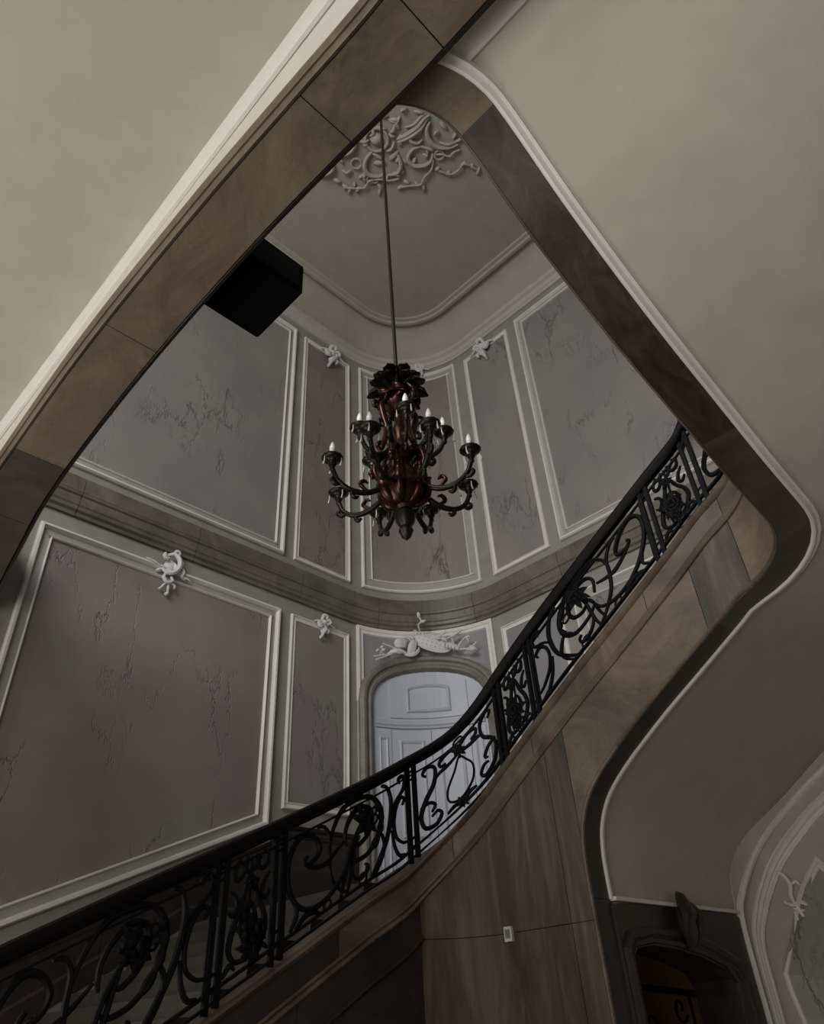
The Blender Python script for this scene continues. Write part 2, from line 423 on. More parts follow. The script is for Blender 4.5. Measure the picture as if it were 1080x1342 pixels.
RAIL = [(0, -.46), (tX(1.73), .53), (tX(3.69), 1.47), (tX(4.62), 1.93), (T1, 2.23), (T1+LA1*.5, 2.53), (T2, 2.93), (tY(4.02), 3.29), (tY(3.45), 3.66), (tY(2.15), 4.45), (tY(1.73), 4.70), (T3, 4.80), (T4, 5.15), (tZ(4.07), 5.35), (tZ(3.19), 5.6), (T5, 6.3), (T6, 6.5)]
def zrail(t): return smooth_tab(RAIL, t)
def QP(t, w, z):
    p, n_ = Q(t); v = p+n_*w; v.z = z; return v
def tsamp(t0, t1, step=.12):
    k = max(1, int(math.ceil((t1-t0)/step))); return [t0+(t1-t0)*i/k for i in range(k+1)]

st = thing('staircase', (5.6, 3.5, FLOOR), 'brown stone staircase winding up round the open well, its underside plastered', 'staircase')
# -- underside: profile points (plan point, normal, z), starting with the end wall at the springing
YW = 3.64
SPR = [(p.x, p.y) for p in catmull([(YW, .80, 0), (YW, .98, 0), (3.63, 1.18, 0), (3.585, 1.39, 0), (3.475, 1.59, 0), (3.31, 1.755, 0), (3.10, 1.915, 0)], 4)]
prof = [(Vector((XE, y, 0)), Vector((1, 0, 0)), z) for y, z in SPR]
prof += [(Q(t)[0], Q(t)[1], zunder(t)) for t in tsamp(tY(3.02), T5, .1)+tsamp(T5, T6, .05)[1:]]
def PR(i, w, dz=0.):
    p, n_, z = prof[i]; v = p+n_*w; v.z = z+dz; return v
BW = .25
def nbr(i):
    a = prof[max(i-1, 0)]; b = prof[min(i+1, len(prof)-1)]
    d = Vector((b[0].x-a[0].x, b[0].y-a[0].y, b[2]-a[2])).normalized()
    nn = prof[i][1].cross(d)
    return nn.normalized()          # surface normal of the underside
def pieces(i0, i1, w0, w1, name, mat, lift=0., thick=.12):
    idx = list(range(i0, i1+1)); 
    def F(a, j, k):
        i = idx[a]; nn = nbr(i)
        return PR(i, (w0, w1)[j]) + nn*(lift if k == 0 else lift-thick)
    return obj(name, *slabgrid(F, len(idx)-1, 1), mat, st, True)
# stone edge strips (blocks), dark at the flight, grained overhead
npf = len(prof)
def pidx(test):
    return min(range(npf), key=test)
jc = [0, 16, pidx(lambda i: abs(prof[i][0].y-1.9)+abs(prof[i][0].x-XE)), pidx(lambda i: (prof[i][0]-Q(tZ(4.25))[0]).length),
      pidx(lambda i: (prof[i][0]-Q(tZ(1.9))[0]).length), npf-1]
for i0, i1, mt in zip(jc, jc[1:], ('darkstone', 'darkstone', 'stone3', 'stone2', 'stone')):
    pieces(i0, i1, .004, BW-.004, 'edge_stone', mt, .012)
# plaster underside
fan = lambda i: 3.55
idx = list(range(npf))
def FS(i, j, k):
    nn = nbr(i)
    w = BW + (3.54-BW)*j/6 if i < npf-1 else BW+(3.54-BW)*j/6
    if prof[i][0].y <= YE2+R2 and prof[i][0].x < XE-.01: w = BW+(4.6-BW)*j/6
    if i > iT5:
        q = (i-iT5)/(npf-1-iT5); return Vector((XB+R3-.24*q, YE2-w, prof[iT5][2]+.10*q+.1*k))
    return PR(i, w) - nn*(.0 if k == 0 else .1)
iT5 = max(i for i in range(npf) if abs(prof[i][0].y-YE2) < 1e-4)
iend = pidx(lambda i: (prof[i][0]-Q(tZ(1.62))[0]).length if abs(prof[i][0].y-YE2) < .01 else 99)
obj('plaster_soffit', *slabgrid(FS, npf-1, 6), 'soffit', st, True)
def bead_along(w, i0, i1, prf, name, mat):
    rings = []
    for i in range(i0, i1+1):
        nn = nbr(i)
        rings.append([PR(i, w+d) + nn*h for d, h in prf])
    return obj(name, *loft(rings), mat, st, True)
bead_along(BW, 0, npf-1, [(0, -.03), (0, .018), (.010, .030), (.026, .032), (.038, .018), (.048, .010), (.058, .018), (.070, .016), (.076, -.03)], 'soffit_moulding', 'white')
# strip and moulding where the upper flight's soffit meets the overhead beam
v, f = loft([[(1.64+d, y, 4.39-h) for d, h in [(-.28, -.05), (-.28, .0), (-.14, .010), (-.085, .02), (-.06, .04), (-.02, .045), (.0, .025), (.012, -.03)]] for y in (.89, .6, -.5, -3.4)])
obj('soffit_moulding', v, f, 'white', st, True)
obj('soffit_strip', *box(1.36, 1.60, .80, 1.06, 4.43, 4.48), 'white', st)
# -- string faces: cap, fascia blocks, double moulding, lower blocks
def tslab(t0, t1, zl, zh, wf, wb, name, mat, parent=st, step=.12, g=.003):
    ts = tsamp(t0+g, t1-g, step)
    return obj(name, *slabgrid(lambda i, j, k: QP(ts[i], (wf, wb)[k], (zl, zh)[j](ts[i])), len(ts)-1, 1), mat, parent, True)
def tsweep(t0, t1, prf, zf, name, mat, parent=st, step=.1, smooth=True):
    return obj(name, *loft([[QP(t, w, zf(t)+z) for w, z in prf] for t in tsamp(t0, t1, step)]), mat, parent, smooth)
tEnd1 = tY(YW)
fas = lambda t: ztop(t)-.27
fcut = [0, tX(2.2), tX(4.3), T1+.45, tY(4.0), tY(2.5), T3+.1, T4+.2, tZ(3.2), T6]
for a, b in zip(fcut, fcut[1:]):
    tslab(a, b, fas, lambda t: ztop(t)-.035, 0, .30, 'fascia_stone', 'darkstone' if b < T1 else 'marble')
tsweep(0, T6, [(.34, 0), (-.035, 0), (-.045, -.02), (-.03, -.045), (-.012, -.06), (0, -.07), (.34, -.07)], ztop, 'string_cap', 'marble')
tsweep(0, T6, [(.02, -.25), (-.012, -.255), (-.022, -.27), (-.012, -.285), (-.006, -.295), (-.02, -.305), (-.028, -.32), (-.018, -.335), (.02, -.345)], ztop, 'string_moulding', 'marble')
# lower string blocks of the rising flight
def under_g(t):
    if t >= tY(3.10): return zunder(t)
    return interp(sorted(SPR[4:], key=lambda p: -p[0]) and [(-y, z) for y, z in SPR[4:]], -(YE1-R1-(t-T2)))
bc = [tY(YW), tY(2.02), T3+.12, T4+.2, tZ(3.2), T6]
for a, b, mt in zip(bc, bc[1:], ('marble', 'slab', 'stone', 'stone', 'stone')):
    tslab(a, b, lambda t: under_g(t)+.03, lambda t: ztop(t)-.33, 0, .3, 'string_stone', mt, step=.03)
tsweep(tY(3.14), T6, [(.0, .03), (-.012, .03), (-.02, .015), (-.012, 0), (0, -.008)], under_g, 'lower_edge_bead', 'marble', step=.06)
# spandrel slabs under the corner and the first flight
jz = lambda t: .64
bot = lambda t: FLOOR
sp = lambda t: ztop(t)-.33
dn = lambda t: max(FLOOR+.02, ztop(t)-.62)
tA = tX(5.25)
for a, b in ((0.9, tX(2.3)), (tX(2.3), tX(3.9)), (tX(3.9), tA)):
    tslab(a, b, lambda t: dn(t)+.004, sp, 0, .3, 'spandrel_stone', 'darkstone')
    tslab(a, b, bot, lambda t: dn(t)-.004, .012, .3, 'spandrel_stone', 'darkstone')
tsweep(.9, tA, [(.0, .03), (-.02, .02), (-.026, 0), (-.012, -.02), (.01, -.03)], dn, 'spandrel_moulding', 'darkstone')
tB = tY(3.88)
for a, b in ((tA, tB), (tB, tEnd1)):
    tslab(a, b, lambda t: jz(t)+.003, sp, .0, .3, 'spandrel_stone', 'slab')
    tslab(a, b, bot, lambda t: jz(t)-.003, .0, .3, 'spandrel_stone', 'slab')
# rounded bead down the end edge of the spandrel
v, f = tube([(XE-.006, YW, FLOOR), (XE-.006, YW, .4)] + [(XE-.006, y, z) for y, z in SPR], .020, 8)
obj('edge_bead', v, f, 'marble', st, True)
# end jamb stone facing the passage
obj('jamb_stone', *box(XE+.02, XE+.30, YW, YW+.2, FLOOR, .80), 'darkstone', st)
# -- treads and landings
k = 0
x = .10; z = FLOOR+.155
while x < 5.15:
    obj('tread', *box(x-.03, min(x+.62, 5.3), YE1+.30, A, z-.16, z), 'step', st); x += .298; z += .16
zl1 = z-.16
obj('landing', *box(5.30, B, YE1+.30, A, zl1-.22, zl1), 'step', st)
obj('landing', *box(XE+.30, B, YW+.50, YE1+.30, zl1-.22, zl1), 'step', st)
y = 5.55; z = zl1+.172
while y > 1.75:
    lo = z-.2
    obj('tread', *box(XE+.30, B, max(y-.58, 1.4), y+.03, lo, z), 'step', st); y -= .268; z += .1725
zl2 = z-.1725
obj('landing', *box(6.14, B, -2.4, 1.40, zl2-.22, zl2), 'step', st)
obj('landing', *box(XE-R2, 6.14, -2.4, .78, zl2-.22, zl2), 'step', st)
x = XE-R2; z = zl2+.15
while x > 1.9:
    obj('tread', *box(x-.60, x+.03, -2.4, YE2-.30, z-.2, z), 'step', st); x -= .30; z += .15

# ------------------------------------------------------------------ overhead beam and the soffit on the left
ZB, ZS = 4.2, 4.6
XI = [(-4, 1.42), (.9, 1.415), (1.7, 1.375), (2.5, 1.345), (3.8, 1.345), (5.2, 1.40), (6.2, 1.48), (7.06, 1.60), (7.8, 1.71), (8.6, 1.86)]
XO = [(-4, .975), (1.0, .965), (1.5, .945), (2.5, .905), (4.05, .885), (5.7, .93), (7.0, .98), (8.6, 1.04)]
XS = .935
xi = lambda y: smooth_tab(XI, y)
xo = lambda y: smooth_tab(XO, y)
bmE = thing('beam', (1.2, 3, ZB), 'long brown stone beam crossing diagonally overhead, edge of the upper gallery', 'beam')
cuts = [-4, -1.2, .86, 1.57, 3.75, 5.5, 6.55, 8.6]
mats = ['stone', 'stone', 'stone', 'stone', 'stone', 'stone3', 'stone3']
for (a, b), mt in zip(zip(cuts, cuts[1:]), mats):
    ys = [a+.004+(b-a-.008)*i/8 for i in range(9)]
    obj('beam_stone', *slabgrid(lambda i, j, k: ((xo(ys[i])+.075 if j == 0 else xi(ys[i])), ys[i], ZB+(0 if k == 0 else .5)), 8, 1), mt, bmE)
ys = [-4+12.6*i/60 for i in range(61)]
def bsweep(fx, prf, name, mat, y0=-4.):
    yy = [y for y in ys if y >= y0]
    return obj(name, *loft([[(fx(y)+d, y, z) for d, z in prf] for y in yy]), mat, bmE, True)
bsweep(xo, [(.075, ZB+.02), (.070, ZB+.0), (.052, ZB-.012), (.035, ZB+.004), (.030, ZB+.018), (.018, ZB+.012), (.006, ZB+.024), (0, ZB+.045), (.0, ZB+.07), (.075, ZB+.07)], 'edge_moulding', 'stone')
bsweep(xi, [(0, ZB+.012), (.0, ZB+.03), (.02, ZB+.02), (.045, ZB+.03), (.055, ZB+.06), (.055, ZB+.09), (0, ZB+.1)], 'inner_moulding', 'darkstone')  # dark stone puts the shade of the beam's inner fillet into its colour
obj('fascia', *slabgrid(lambda i, j, k: ((xo(ys[i])+.012, XS)[j]+(0 if k == 0 else .075), ys[i], (ZB+.07, ZS)[j]), 60, 1), 'white', bmE)
obj('gallery_slab', *slabgrid(lambda i, j, k: ((xo(ys[i])+.08, xi(ys[i])-.01)[j], ys[i], (ZB+.5, ZB+1.0)[k]), 60, 1), 'stone', bmE)
so = struct(obj('ceiling_gallery', *slabgrid(lambda i, j, k: ((-4, XS+.01)[j], ys[i], (ZS, ZS+.6)[k]), 60, 1), 'soffit'), 'cream plaster soffit of the gallery at upper left')
obj('soffit_bead', *loft([[(XS+.005+d, y, ZS-h) for d, h in [(0, 0), (0, .035), (-.012, .052), (-.032, .056), (-.050, .042), (-.058, .022), (-.075, .015), (-.082, 0)]] for y in ys]), 'white', so, True)

# ------------------------------------------------------------------ end wall below the flight, with the stone portal
ew = struct(obj('wall_portal', *box(8.45, B, YW+.05, YW+.25, FLOOR, .80), 'soffit'), 'plaster wall beside the dark stone portal')
obj('head_wall', *box(XE+.30, B, YW+.02, YW+.22, .76, 1.25), 'soffit', ew)
po = thing('portal', (7.2, YW, FLOOR), 'dark carved stone doorway below the stairs with a keystone ornament', 'doorway')
PL = lambda x, z, h: Vector((x, YW-h, z))
outer = [(XE+.27, FLOOR), (XE+.27, .78), (8.30, .785), (8.48, .78), (8.57, .72), (8.60, .62), (8.585, .45), (8.57, .05), (8.57, FLOOR)]
inner = [(6.16, FLOOR), (6.16, .34), (6.26, .44), (6.5, .475), (6.95, .455), (7.45, .39), (7.85, .30), (7.98, .18), (7.95, FLOOR)]
def bridge(o, i, y0, y1):
    import itertools
    def res(P, n=40):
        L = [0]
        for a, b in zip(P, P[1:]): L.append(L[-1]+math.dist(a, b))
        out = []
        for k in range(n+1):
            d = L[-1]*k/n
            for q in range(len(P)-1):
                if d <= L[q+1]+1e-9:
                    t = (d-L[q])/(L[q+1]-L[q]); out.append((P[q][0]+(P[q+1][0]-P[q][0])*t, P[q][1]+(P[q+1][1]-P[q][1])*t)); break
        return out
    a, b = res(o), res(i)
    return slabgrid(lambda p, j, k: ((a, b)[j][p][0], (y0, y1)[k], (a, b)[j][p][1]), 40, 1)
obj('surround', *bridge(outer, inner, YW-.03, YW+.40), 'darkstone', po)
arch = [(6.07, FLOOR), (6.07, .45), (6.2, .575), (6.6, .62), (7.2, .60), (7.7, .51), (8.14, .38), (8.22, .22), (8.18, FLOOR)]
obj('outer_moulding', *ribbon(arch, [(0, .03), (0, .06), (.03, .085), (.06, .07), (.075, .05), (.10, .06), (.12, .05), (.14, .02)], False, PL), 'darkstone', po)
obj('inner_moulding', *ribbon([(x+.0, z) for x, z in inner], [(-.02, .02), (-.02, .05), (-.05, .065), (-.08, .04), (-.08, .02)], False, PL), 'darkstone', po)
obj('lintel_cap', *box(XE+.28, 8.46, YW-.06, YW+.05, .79, .82), 'white', ew)
v, f = loft([[Vector((7.17+math.cos(a)*rx, YW-.05-.5*rx*s+math.sin(a)*rx*.5, .50+dz)) for a in [2*PI*q/10 for q in range(10)]] for rx, dz, s in ((.03, -.06, 1), (.08, .0, 1), (.11, .08, 1), (.10, .16, 1.2), (.13, .22, 1.2), (.12, .29, 1.1), (.09, .34, 1), (.07, .39, 1), (.02, .42, 1))])
ks = obj('keystone', v, f, 'darkstone', po, True)
for sgn in (-1, 1):
    obj('keystone_leaf', *tube(catmull([(7.17+sgn*.02, YW-.13, .82), (7.17+sgn*.11, YW-.16, .74), (7.17+sgn*.15, YW-.13, .60), (7.17+sgn*.09, YW-.10, .48)], 5), .035, 6, lambda t: math.sin(PI*(.15+.8*t))), 'darkstone', ks, True)
# the room seen through the portal
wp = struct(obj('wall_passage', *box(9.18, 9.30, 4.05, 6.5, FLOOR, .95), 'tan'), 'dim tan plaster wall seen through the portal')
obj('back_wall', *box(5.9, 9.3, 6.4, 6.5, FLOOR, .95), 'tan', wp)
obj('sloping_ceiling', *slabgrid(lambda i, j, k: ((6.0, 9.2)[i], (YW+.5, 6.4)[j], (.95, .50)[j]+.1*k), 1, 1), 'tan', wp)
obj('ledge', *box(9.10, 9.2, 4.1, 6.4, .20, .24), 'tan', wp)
pl_ = bpy.data.lights.new('passage_fill_light', 'POINT'); pl_.energy = 1.6; pl_.color = (1, .75, .5); pl_.shadow_soft_size = .15  # added warm fill for the passage wall, no lamp fitting behind it
plo = bpy.data.objects.new('passage_fill_light', pl_); COL.objects.link(plo); plo.location = (7.0, 5.6, .2)
yb = 4.35
pr = thing('passage_railing', (8.0, yb, FLOOR), 'small black iron railing seen through the dark portal', 'railing')
obj('handrail', *tube([(6.9, yb, .245), (7.8, yb, .19), (8.7, yb, .13)], .03, 8), 'rail', pr, True)
obj('bottom_rail', *tube([(6.9, yb, -.65), (7.8, yb, -.70), (8.7, yb, -.76)], .016, 6), 'iron', pr)
for px in (7.02, 8.42, 8.66): obj('post', *tube([(px, yb, .21-(px-6.9)*.06), (px, yb, FLOOR)], .016, 6), 'iron', pr)
def flatscroll(cx, cz, r, a0, turns, sgn, y, r1=.25):
    n_ = int(14*turns)+2
    return [(cx+math.cos(a0+sgn*2*PI*turns*i/n_)*r*(1-(1-r1)*i/n_), y, cz+math.sin(a0+sgn*2*PI*turns*i/n_)*r*(1-(1-r1)*i/n_)) for i in range(n_+1)]
for cx, cz, r, a0, tr, sg in ((7.55, -.14, .25, PI*.6, 1.3, 1), (8.18, .02, .13, -.5, 1, -1), (7.2, .04, .10, 2.0, 1.1, 1), (8.1, -.42, .26, .4, 1.3, -1), (7.5, -.52, .16, 2, 1.2, 1)):
    obj('scroll', *tube(flatscroll(cx, cz, r, a0, tr, sg, yb), .014, 6), 'iron', pr, True)

# ------------------------------------------------------------------ rounded wall under the flight with arched panelling
RFL = .83
def K(u, z, h=0.):
    L = RFL*PI/2; x0 = B-RFL
    if u < 0: return Vector((x0+u, YW-h, z))
    if u < L: a = PI/2-u/RFL; return Vector((x0+(RFL-h)*math.cos(a), YW-RFL+(RFL-h)*math.sin(a), z))
    return Vector((B-h, YW-RFL-(u-L), z))
us = [RFL*PI/2*i/14 for i in range(15)] + [1.8, 3.2, 4.6]
def ktop(u):
    y = K(u, 0).y; pts = [(prof[i][0].y, prof[i][2]) for i in range(npf) if prof[i][0].x > XE-.01 and prof[i][0].y > YE2+R2-.01]
    pts = sorted(pts); return interp(pts, y)+.02
wf = struct(obj('wall_under_stairs', *slabgrid(lambda i, j, k: K(us[i], (FLOOR, ktop(us[i]))[j], -.02*k+.01), len(us)-1, 1), 'soffit', None, True), 'rounded plaster wall below the stairs at lower right')
def ksweep(pts, prf, name, mat='white'):
    P = [(p.x, p.y) for p in catmull([(a, b, 0) for a, b in pts], 5)]
    return obj(name, *ribbon(P, prf, False, lambda u, z, h: K(u, z, h+.01)), mat, wf, True)
ksweep([(-.06, FLOOR), (-.05, .2), (0, .78), (.18, 1.02), (.33, 1.19), (.54, 1.42), (.76, 1.63), (1.02, 1.83), (1.3, 2.02), (1.62, 2.19), (2.4, 2.6)], [(0, 0), (0, .04), (.025, .06), (.055, .05), (.075, .02), (.08, 0)], 'arch_moulding')
ksweep([(.10, FLOOR), (.13, .1), (.17, .57), (.33, .86), (.5, 1.09), (.71, 1.34), (.97, 1.57), (1.25, 1.77), (1.52, 1.92), (2.4, 2.4)], [(0, 0), (0, .03), (.02, .04), (.035, .02), (.05, .012), (.055, .03), (.08, .035), (.095, .015), (.12, .012), (.125, .03), (.15, .03), (.16, 0)], 'arch_moulding')
fr = [(1.20, 1.31), (1.06, 1.17), (.94, 1.04), (.84, .90), (.77, .76), (.64, .53), (.50, .33), (.45, .26), (.46, .06), (.50, -.17), (.56, -1.2), (2.6, -1.2), (2.6, -.2), (2.3, .3), (2.0, .7), (1.6, 1.0), (1.35, 1.12)]
nf = len(fr)
obj('panel_field', [K(u, z, h) for h in (.022, .012) for u, z in fr], [tuple(range(nf)), tuple(range(nf, 2*nf))] + [(i, (i+1) % nf, nf+(i+1) % nf, nf+i) for i in range(nf)], 'p2', wf)
obj('panel_moulding', *ribbon(fr, [(0, 0), (0, .03), (.02, .05), (.045, .04), (.055, .02), (.085, .035), (.10, .0)], True, lambda u, z, h: K(u, z, h+.015)), 'white', wf)
spray = thing('ogee_spray', K(.80, .9), 'pale stucco ribbon and flower spray on the pointed panel below the stairs', 'stucco ornament')
for P, r in (([(.72, 1.19), (.78, 1.16), (.83, 1.06), (.80, .95), (.82, .86)], .022), ([(.83, 1.05), (.90, 1.08), (.93, 1.04)], .018), ([(.70, .90), (.78, .86), (.88, .88), (.94, .84), (.88, .80), (.78, .83)], .02),
             ([(.82, .86), (.86, .74), (.84, .62), (.88, .52)], .026), ([(.78, .80), (.80, .66), (.78, .54)], .014), ([(.86, .68), (.93, .60), (.92, .50)], .014)):
    obj('ribbon', *tube(catmull([K(u, z, .055) for u, z in P], 5), r, 6, lambda t: .5+.6*math.sin(PI*(.1+.8*t))), 'white', spray, True)

# ------------------------------------------------------------------ marble dado along the stairs
def stepz(s):
    """walking surface height at the wall"""
    if s <= -HA: x = W(s, 0).x; return min(zl1, FLOOR+.16+(x-.1)*.537) if x > .1 else FLOOR
    y = W(s, 0).y
    if y > 5.55: return zl1
    return zl1+(5.55-y)*.643
dad = sempty('trim_3', (5, A, 0), 'brown marble dado following the stairs along the wall')
zd = lambda s: stepz(s)
def dtop(s):
    """top of the dado: just below the panels on the left, low along the right flight"""
    if s < -2.9: return 2.33+(s+2.97)*.4226-.21
    if s < -1.2: return 2.38
    return zd(s)+.68
ds = [-10.4, -8.6, -6.9, -5.0, -2.9, -1.33]
for a, b in list(zip(ds, ds[1:])) + [(1.30, 2.6), (2.6, 4.4), (4.4, 6.2)]:
    q = [a+.004+(b-a-.008)*i/9 for i in range(10)]
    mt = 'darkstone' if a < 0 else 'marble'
    obj('dado_slab', *slabgrid(lambda i, j, k: W(q[i], (zd(q[i])+.20, dtop(q[i])-.15)[j], .03*(1-k)), len(q)-1, 1), mt, dad)
    obj('dado_cap', *loft([[W(s_, dtop(s_)-.16+z, o) for o, z in [(0, 0), (.05, 0), (.055, .03), (.03, .05), (.03, .09), (.06, .11), (.07, .15), (0, .16)]] for s_ in q]), mt, dad)
    obj('skirting', *loft([[W(s_, zd(s_)+z, o) for o, z in [(0, 0), (.05, 0), (.05, .19), (.035, .22), (0, .22)]] for s_ in q]), mt, dad)

# ------------------------------------------------------------------ door in the rounded corner
d1 = sempty('door_1', W(0, zl1), 'pale grey panelled double door under an arch in the rounded corner')
def archpts(hw, zs, zt, zb, n=18, c=-.03):
    p = [(c-hw, zb)]
    for i in range(n+1):
        a = PI - PI*i/n
        x = math.cos(a); p.append((c+hw*x, zs+(zt-zs)*(max(0, math.sin(a))**.88)))
    p.append((c+hw, zb)); return p
opening = archpts(1.0, 4.50, 5.07, zl1)
obj('door_surround', *ribbon(archpts(1.30, 4.46, 5.36, zl1), [(0, 0), (0, .10), (.05, .15), (.10, .15), (.13, .11), (.17, .10), (.20, .12), (.24, .11), (.27, .06), (.30, -.0)], False), 'doorstone', d1, True)
def archfill(pts, off0, off1):
    """solid between s-columns under an arch"""
    top = [(s, z) for s, z in pts[1:-1]]
    return slabgrid(lambda i, j, k: W(top[i][0], (zl1, top[i][1])[j], (off0, off1)[k]), len(top)-1, 1)
obj('door_back', *archfill(archpts(1.01, 4.50, 5.08, zl1), .03, -.05), 'door', d1)
def wbox(s0, s1, z0, z1, h0, h1):
    q = [s0+(s1-s0)*i/12 for i in range(13)]
    return slabgrid(lambda i, j, k: W(q[i], (z0, z1)[j], (h1, h0)[k]), 12, 1)
dm = [(0, .02), (0, .06), (.02, .075), (.045, .06), (.06, .035), (.06, .02)]
obj('transom_bar', *loft([[W(s, 4.06+z, o) for o, z in [(.02, 0), (.07, 0), (.08, .03), (.10, .05), (.11, .10), (.085, .12), (.08, .15), (.02, .17)]] for s in [-1.0+1.94*i/16 for i in range(17)]]), 'door', d1)
lf = obj('transom_panel', *wbox(-.72, .66, 4.24, 4.86, .02, .055), 'door', d1)
up = [(-.42, 4.34), (.36, 4.34), (.36, 4.74)] + [(-.03+.39*math.cos(a), 4.74+.10*math.sin(a)) for a in [PI*i/10 for i in range(1, 10)]] + [(-.42, 4.74)]
obj('panel_moulding', *ribbon(up, [(0, .05), (0, .075), (.02, .09), (.045, .075), (.06, .055)], True), 'door', lf)
for s0, s1 in ((-.70, -.025), (-.015, .65)):
    lv = obj('door_leaf', *wbox(s0, s1, zl1+.03, 4.03, .02, .06), 'door', d1)
    for z0, z1 in ((zl1+.25, 2.2), (2.36, 3.86)):
        obj('panel_moulding', *ribbon([(s0+.12, z0), (s1-.12, z0), (s1-.12, z1), (s0+.12, z1)], [(0, .055), (0, .08), (.02, .092), (.045, .078), (.06, .058)], True), 'door', lv)
for s0, s1 in ((-1.0, -.72), (.67, .94)):
    pl = obj('side_post', *wbox(s0, s1, zl1+.02, 4.05, .02, .05), 'door', d1)
    obj('panel_moulding', *ribbon([(s0+.06, zl1+.25), (s1-.06, zl1+.25), (s1-.06, 3.9), (s0+.06, 3.9)], [(0, .045), (0, .065), (.015, .075), (.035, .06), (.045, .045)], True), 'door', pl)
obj('handle', *tube([W(.06, 2.22, .06), W(.06, 2.24, .12), W(.18, 2.24, .12)], .012, 8), 'iron', d1, True)
# overdoor panel frame
ov = [(-1.33, 3.0), (-1.33, 5.86), (1.29, 5.86), (1.29, 3.0)]
q = ssamp(-1.2, 1.17)
obj('panel_field', *slabgrid(lambda i, j, k: W(q[i], (4.4, 5.72)[j], .008*(1-k)), len(q)-1, 1), 'p3', wc)
obj('panel_moulding', *ribbon(ov, [(0, 0), (0, .05), (.03, .06), (.06, .05), (.08, .03), (.13, .035), (.15, 0)], False), 'white', wc)

# ------------------------------------------------------------------ wrought iron railing
ra = thing('stair_railing', (XE, YE1, .9), 'black wrought iron scrollwork railing with dark handrail climbing the stairs', 'railing')
RWF = .055
hp = [(-.055, -.02), (-.065, .03), (-.05, .065), (0, .08), (.05, .065), (.065, .03), (.055, -.02), (.03, -.05), (-.03, -.05)]
tR1 = tZ(3.0)
obj('handrail', *loft([[QP(t, RWF+a, zrail(t)-.08+b) for a, b in hp] for t in tsamp(0, tR1, .1)]), 'rail', ra, True)
zb_ = lambda t: ztop(t)+.13
zt_ = lambda t: zrail(t)-.15
def RP(t, v, w=0.): return QP(t, RWF+w, zb_(t)+(zt_(t)-zb_(t))*v)
sq = [(-.012, -.012), (.012, -.012), (.012, .012), (-.012, .012)]
obj('bottom_rail', *loft([[QP(t, RWF+a*1.6, zb_(t)+b) for a, b in sq] for t in tsamp(0, tR1, .1)]), 'iron', ra)
obj('foot_bar', *loft([[QP(t, RWF+a*1.6, ztop(t)+.055+b*.8) for a, b in sq] for t in tsamp(0, tR1, .1)]), 'iron', ra)
obj('top_rail', *loft([[QP(t, RWF+a, zt_(t)-.055+b*.8) for a, b in sq] for t in tsamp(0, tR1, .1)]), 'iron', ra)
def bar(par, name, pts, t0, L, r=.0125, curve=True, taper=None, closed=False, w=0.):
    """a bar drawn in panel space: u 0-1 along, v 0-1 up"""
    P = catmull([(u, v, 0) for u, v in pts], 6, closed) if curve else [Vector((u, v, 0)) for u, v in pts]
    return obj(name, *tube([RP(t0+p.x*L, p.y, w) for p in P], r, 6, taper, closed), 'iron', par, True)
def spiral(cu, cv, ru, rv, a0, turns, r1=.2):
    n_ = max(6, int(abs(turns)*10)); s = 1 if turns > 0 else -1
    return [(cu+ru*(1-(1-r1)*i/n_)*math.cos(a0+s*2*PI*abs(turns)*i/n_), cv+rv*(1-(1-r1)*i/n_)*math.sin(a0+s*2*PI*abs(turns)*i/n_)) for i in range(n_+1)]
def post(t, par=ra):
    v, f = loft([[RP(t, -.15, 0)+Q(t)[1]*a+Q(t)[1].cross(Vector((0, 0, 1)))*b for a, b in ((-.02, -.02), (.02, -.02), (.02, .02), (-.02, .02))],
                 [RP(t, 1.06, 0)+Q(t)[1]*a+Q(t)[1].cross(Vector((0, 0, 1)))*b for a, b in ((-.02, -.02), (.02, -.02), (.02, .02), (-.02, .02))]])
    return obj('post', v, f, 'iron', par)
def leafmask(par, t, v, size, seed):
    """a burst of pointed acanthus blades"""
    rnd = random.Random(seed); mb = MB()
    c = RP(t, v, -.02); n_ = -Q(t)[1]; tn = n_.cross(Vector((0, 0, 1)))
    up_ = Vector((0, 0, 1))
    for ring, (cnt, ln, lift) in enumerate(((7, 1.0, .2), (6, .72, .55), (3, .45, .9))):
        for k in range(cnt):
            a = 2*PI*k/cnt + ring*.4 + rnd.uniform(-.15, .15); L = size*ln*rnd.uniform(.85, 1.15)
            d = tn*math.cos(a)+up_*math.sin(a); s = tn*(-math.sin(a))+up_*math.cos(a); w_ = size*.28
            base = c+n_*size*lift*.3
            ring_ = []
            for q, (al, wd, h) in enumerate(((0, .4, .0), (.35, 1.0, .16), (.7, .75, .2), (1.0, .06, .05))):
                p = base+d*L*al+n_*size*h
                ring_.append([p+s*w_*wd, p+n_*size*.10*(1.1-al), p-s*w_*wd, p-n_*size*.05])
            mb.add(*loft(ring_))
    return mb.obj('leaf_mask', 'iron', par)
def collar(par, t, v, L=.03):
    mb = MB(); mb.add(*tube([RP(t, v-L, 0), RP(t, v+L, 0)], .022, 6)); return mb.obj('collar', 'iron', par)
tp = lambda t: .75+.5*math.sin(PI*t)
def frame_mesh(t0, L, name):
    """a panel empty carrying its pair of thin uprights"""
    p = RP(t0+L/2, 0); e = bpy.data.objects.new(name, None); COL.objects.link(e); e.parent = ra; e.empty_display_size = .1
    e.location = p - parent_world(ra)
    for u in (.018, .982): obj('upright', *tube([RP(t0+u*L, 0), RP(t0+u*L, .94)], .011, 6), 'iron', e)
    return e
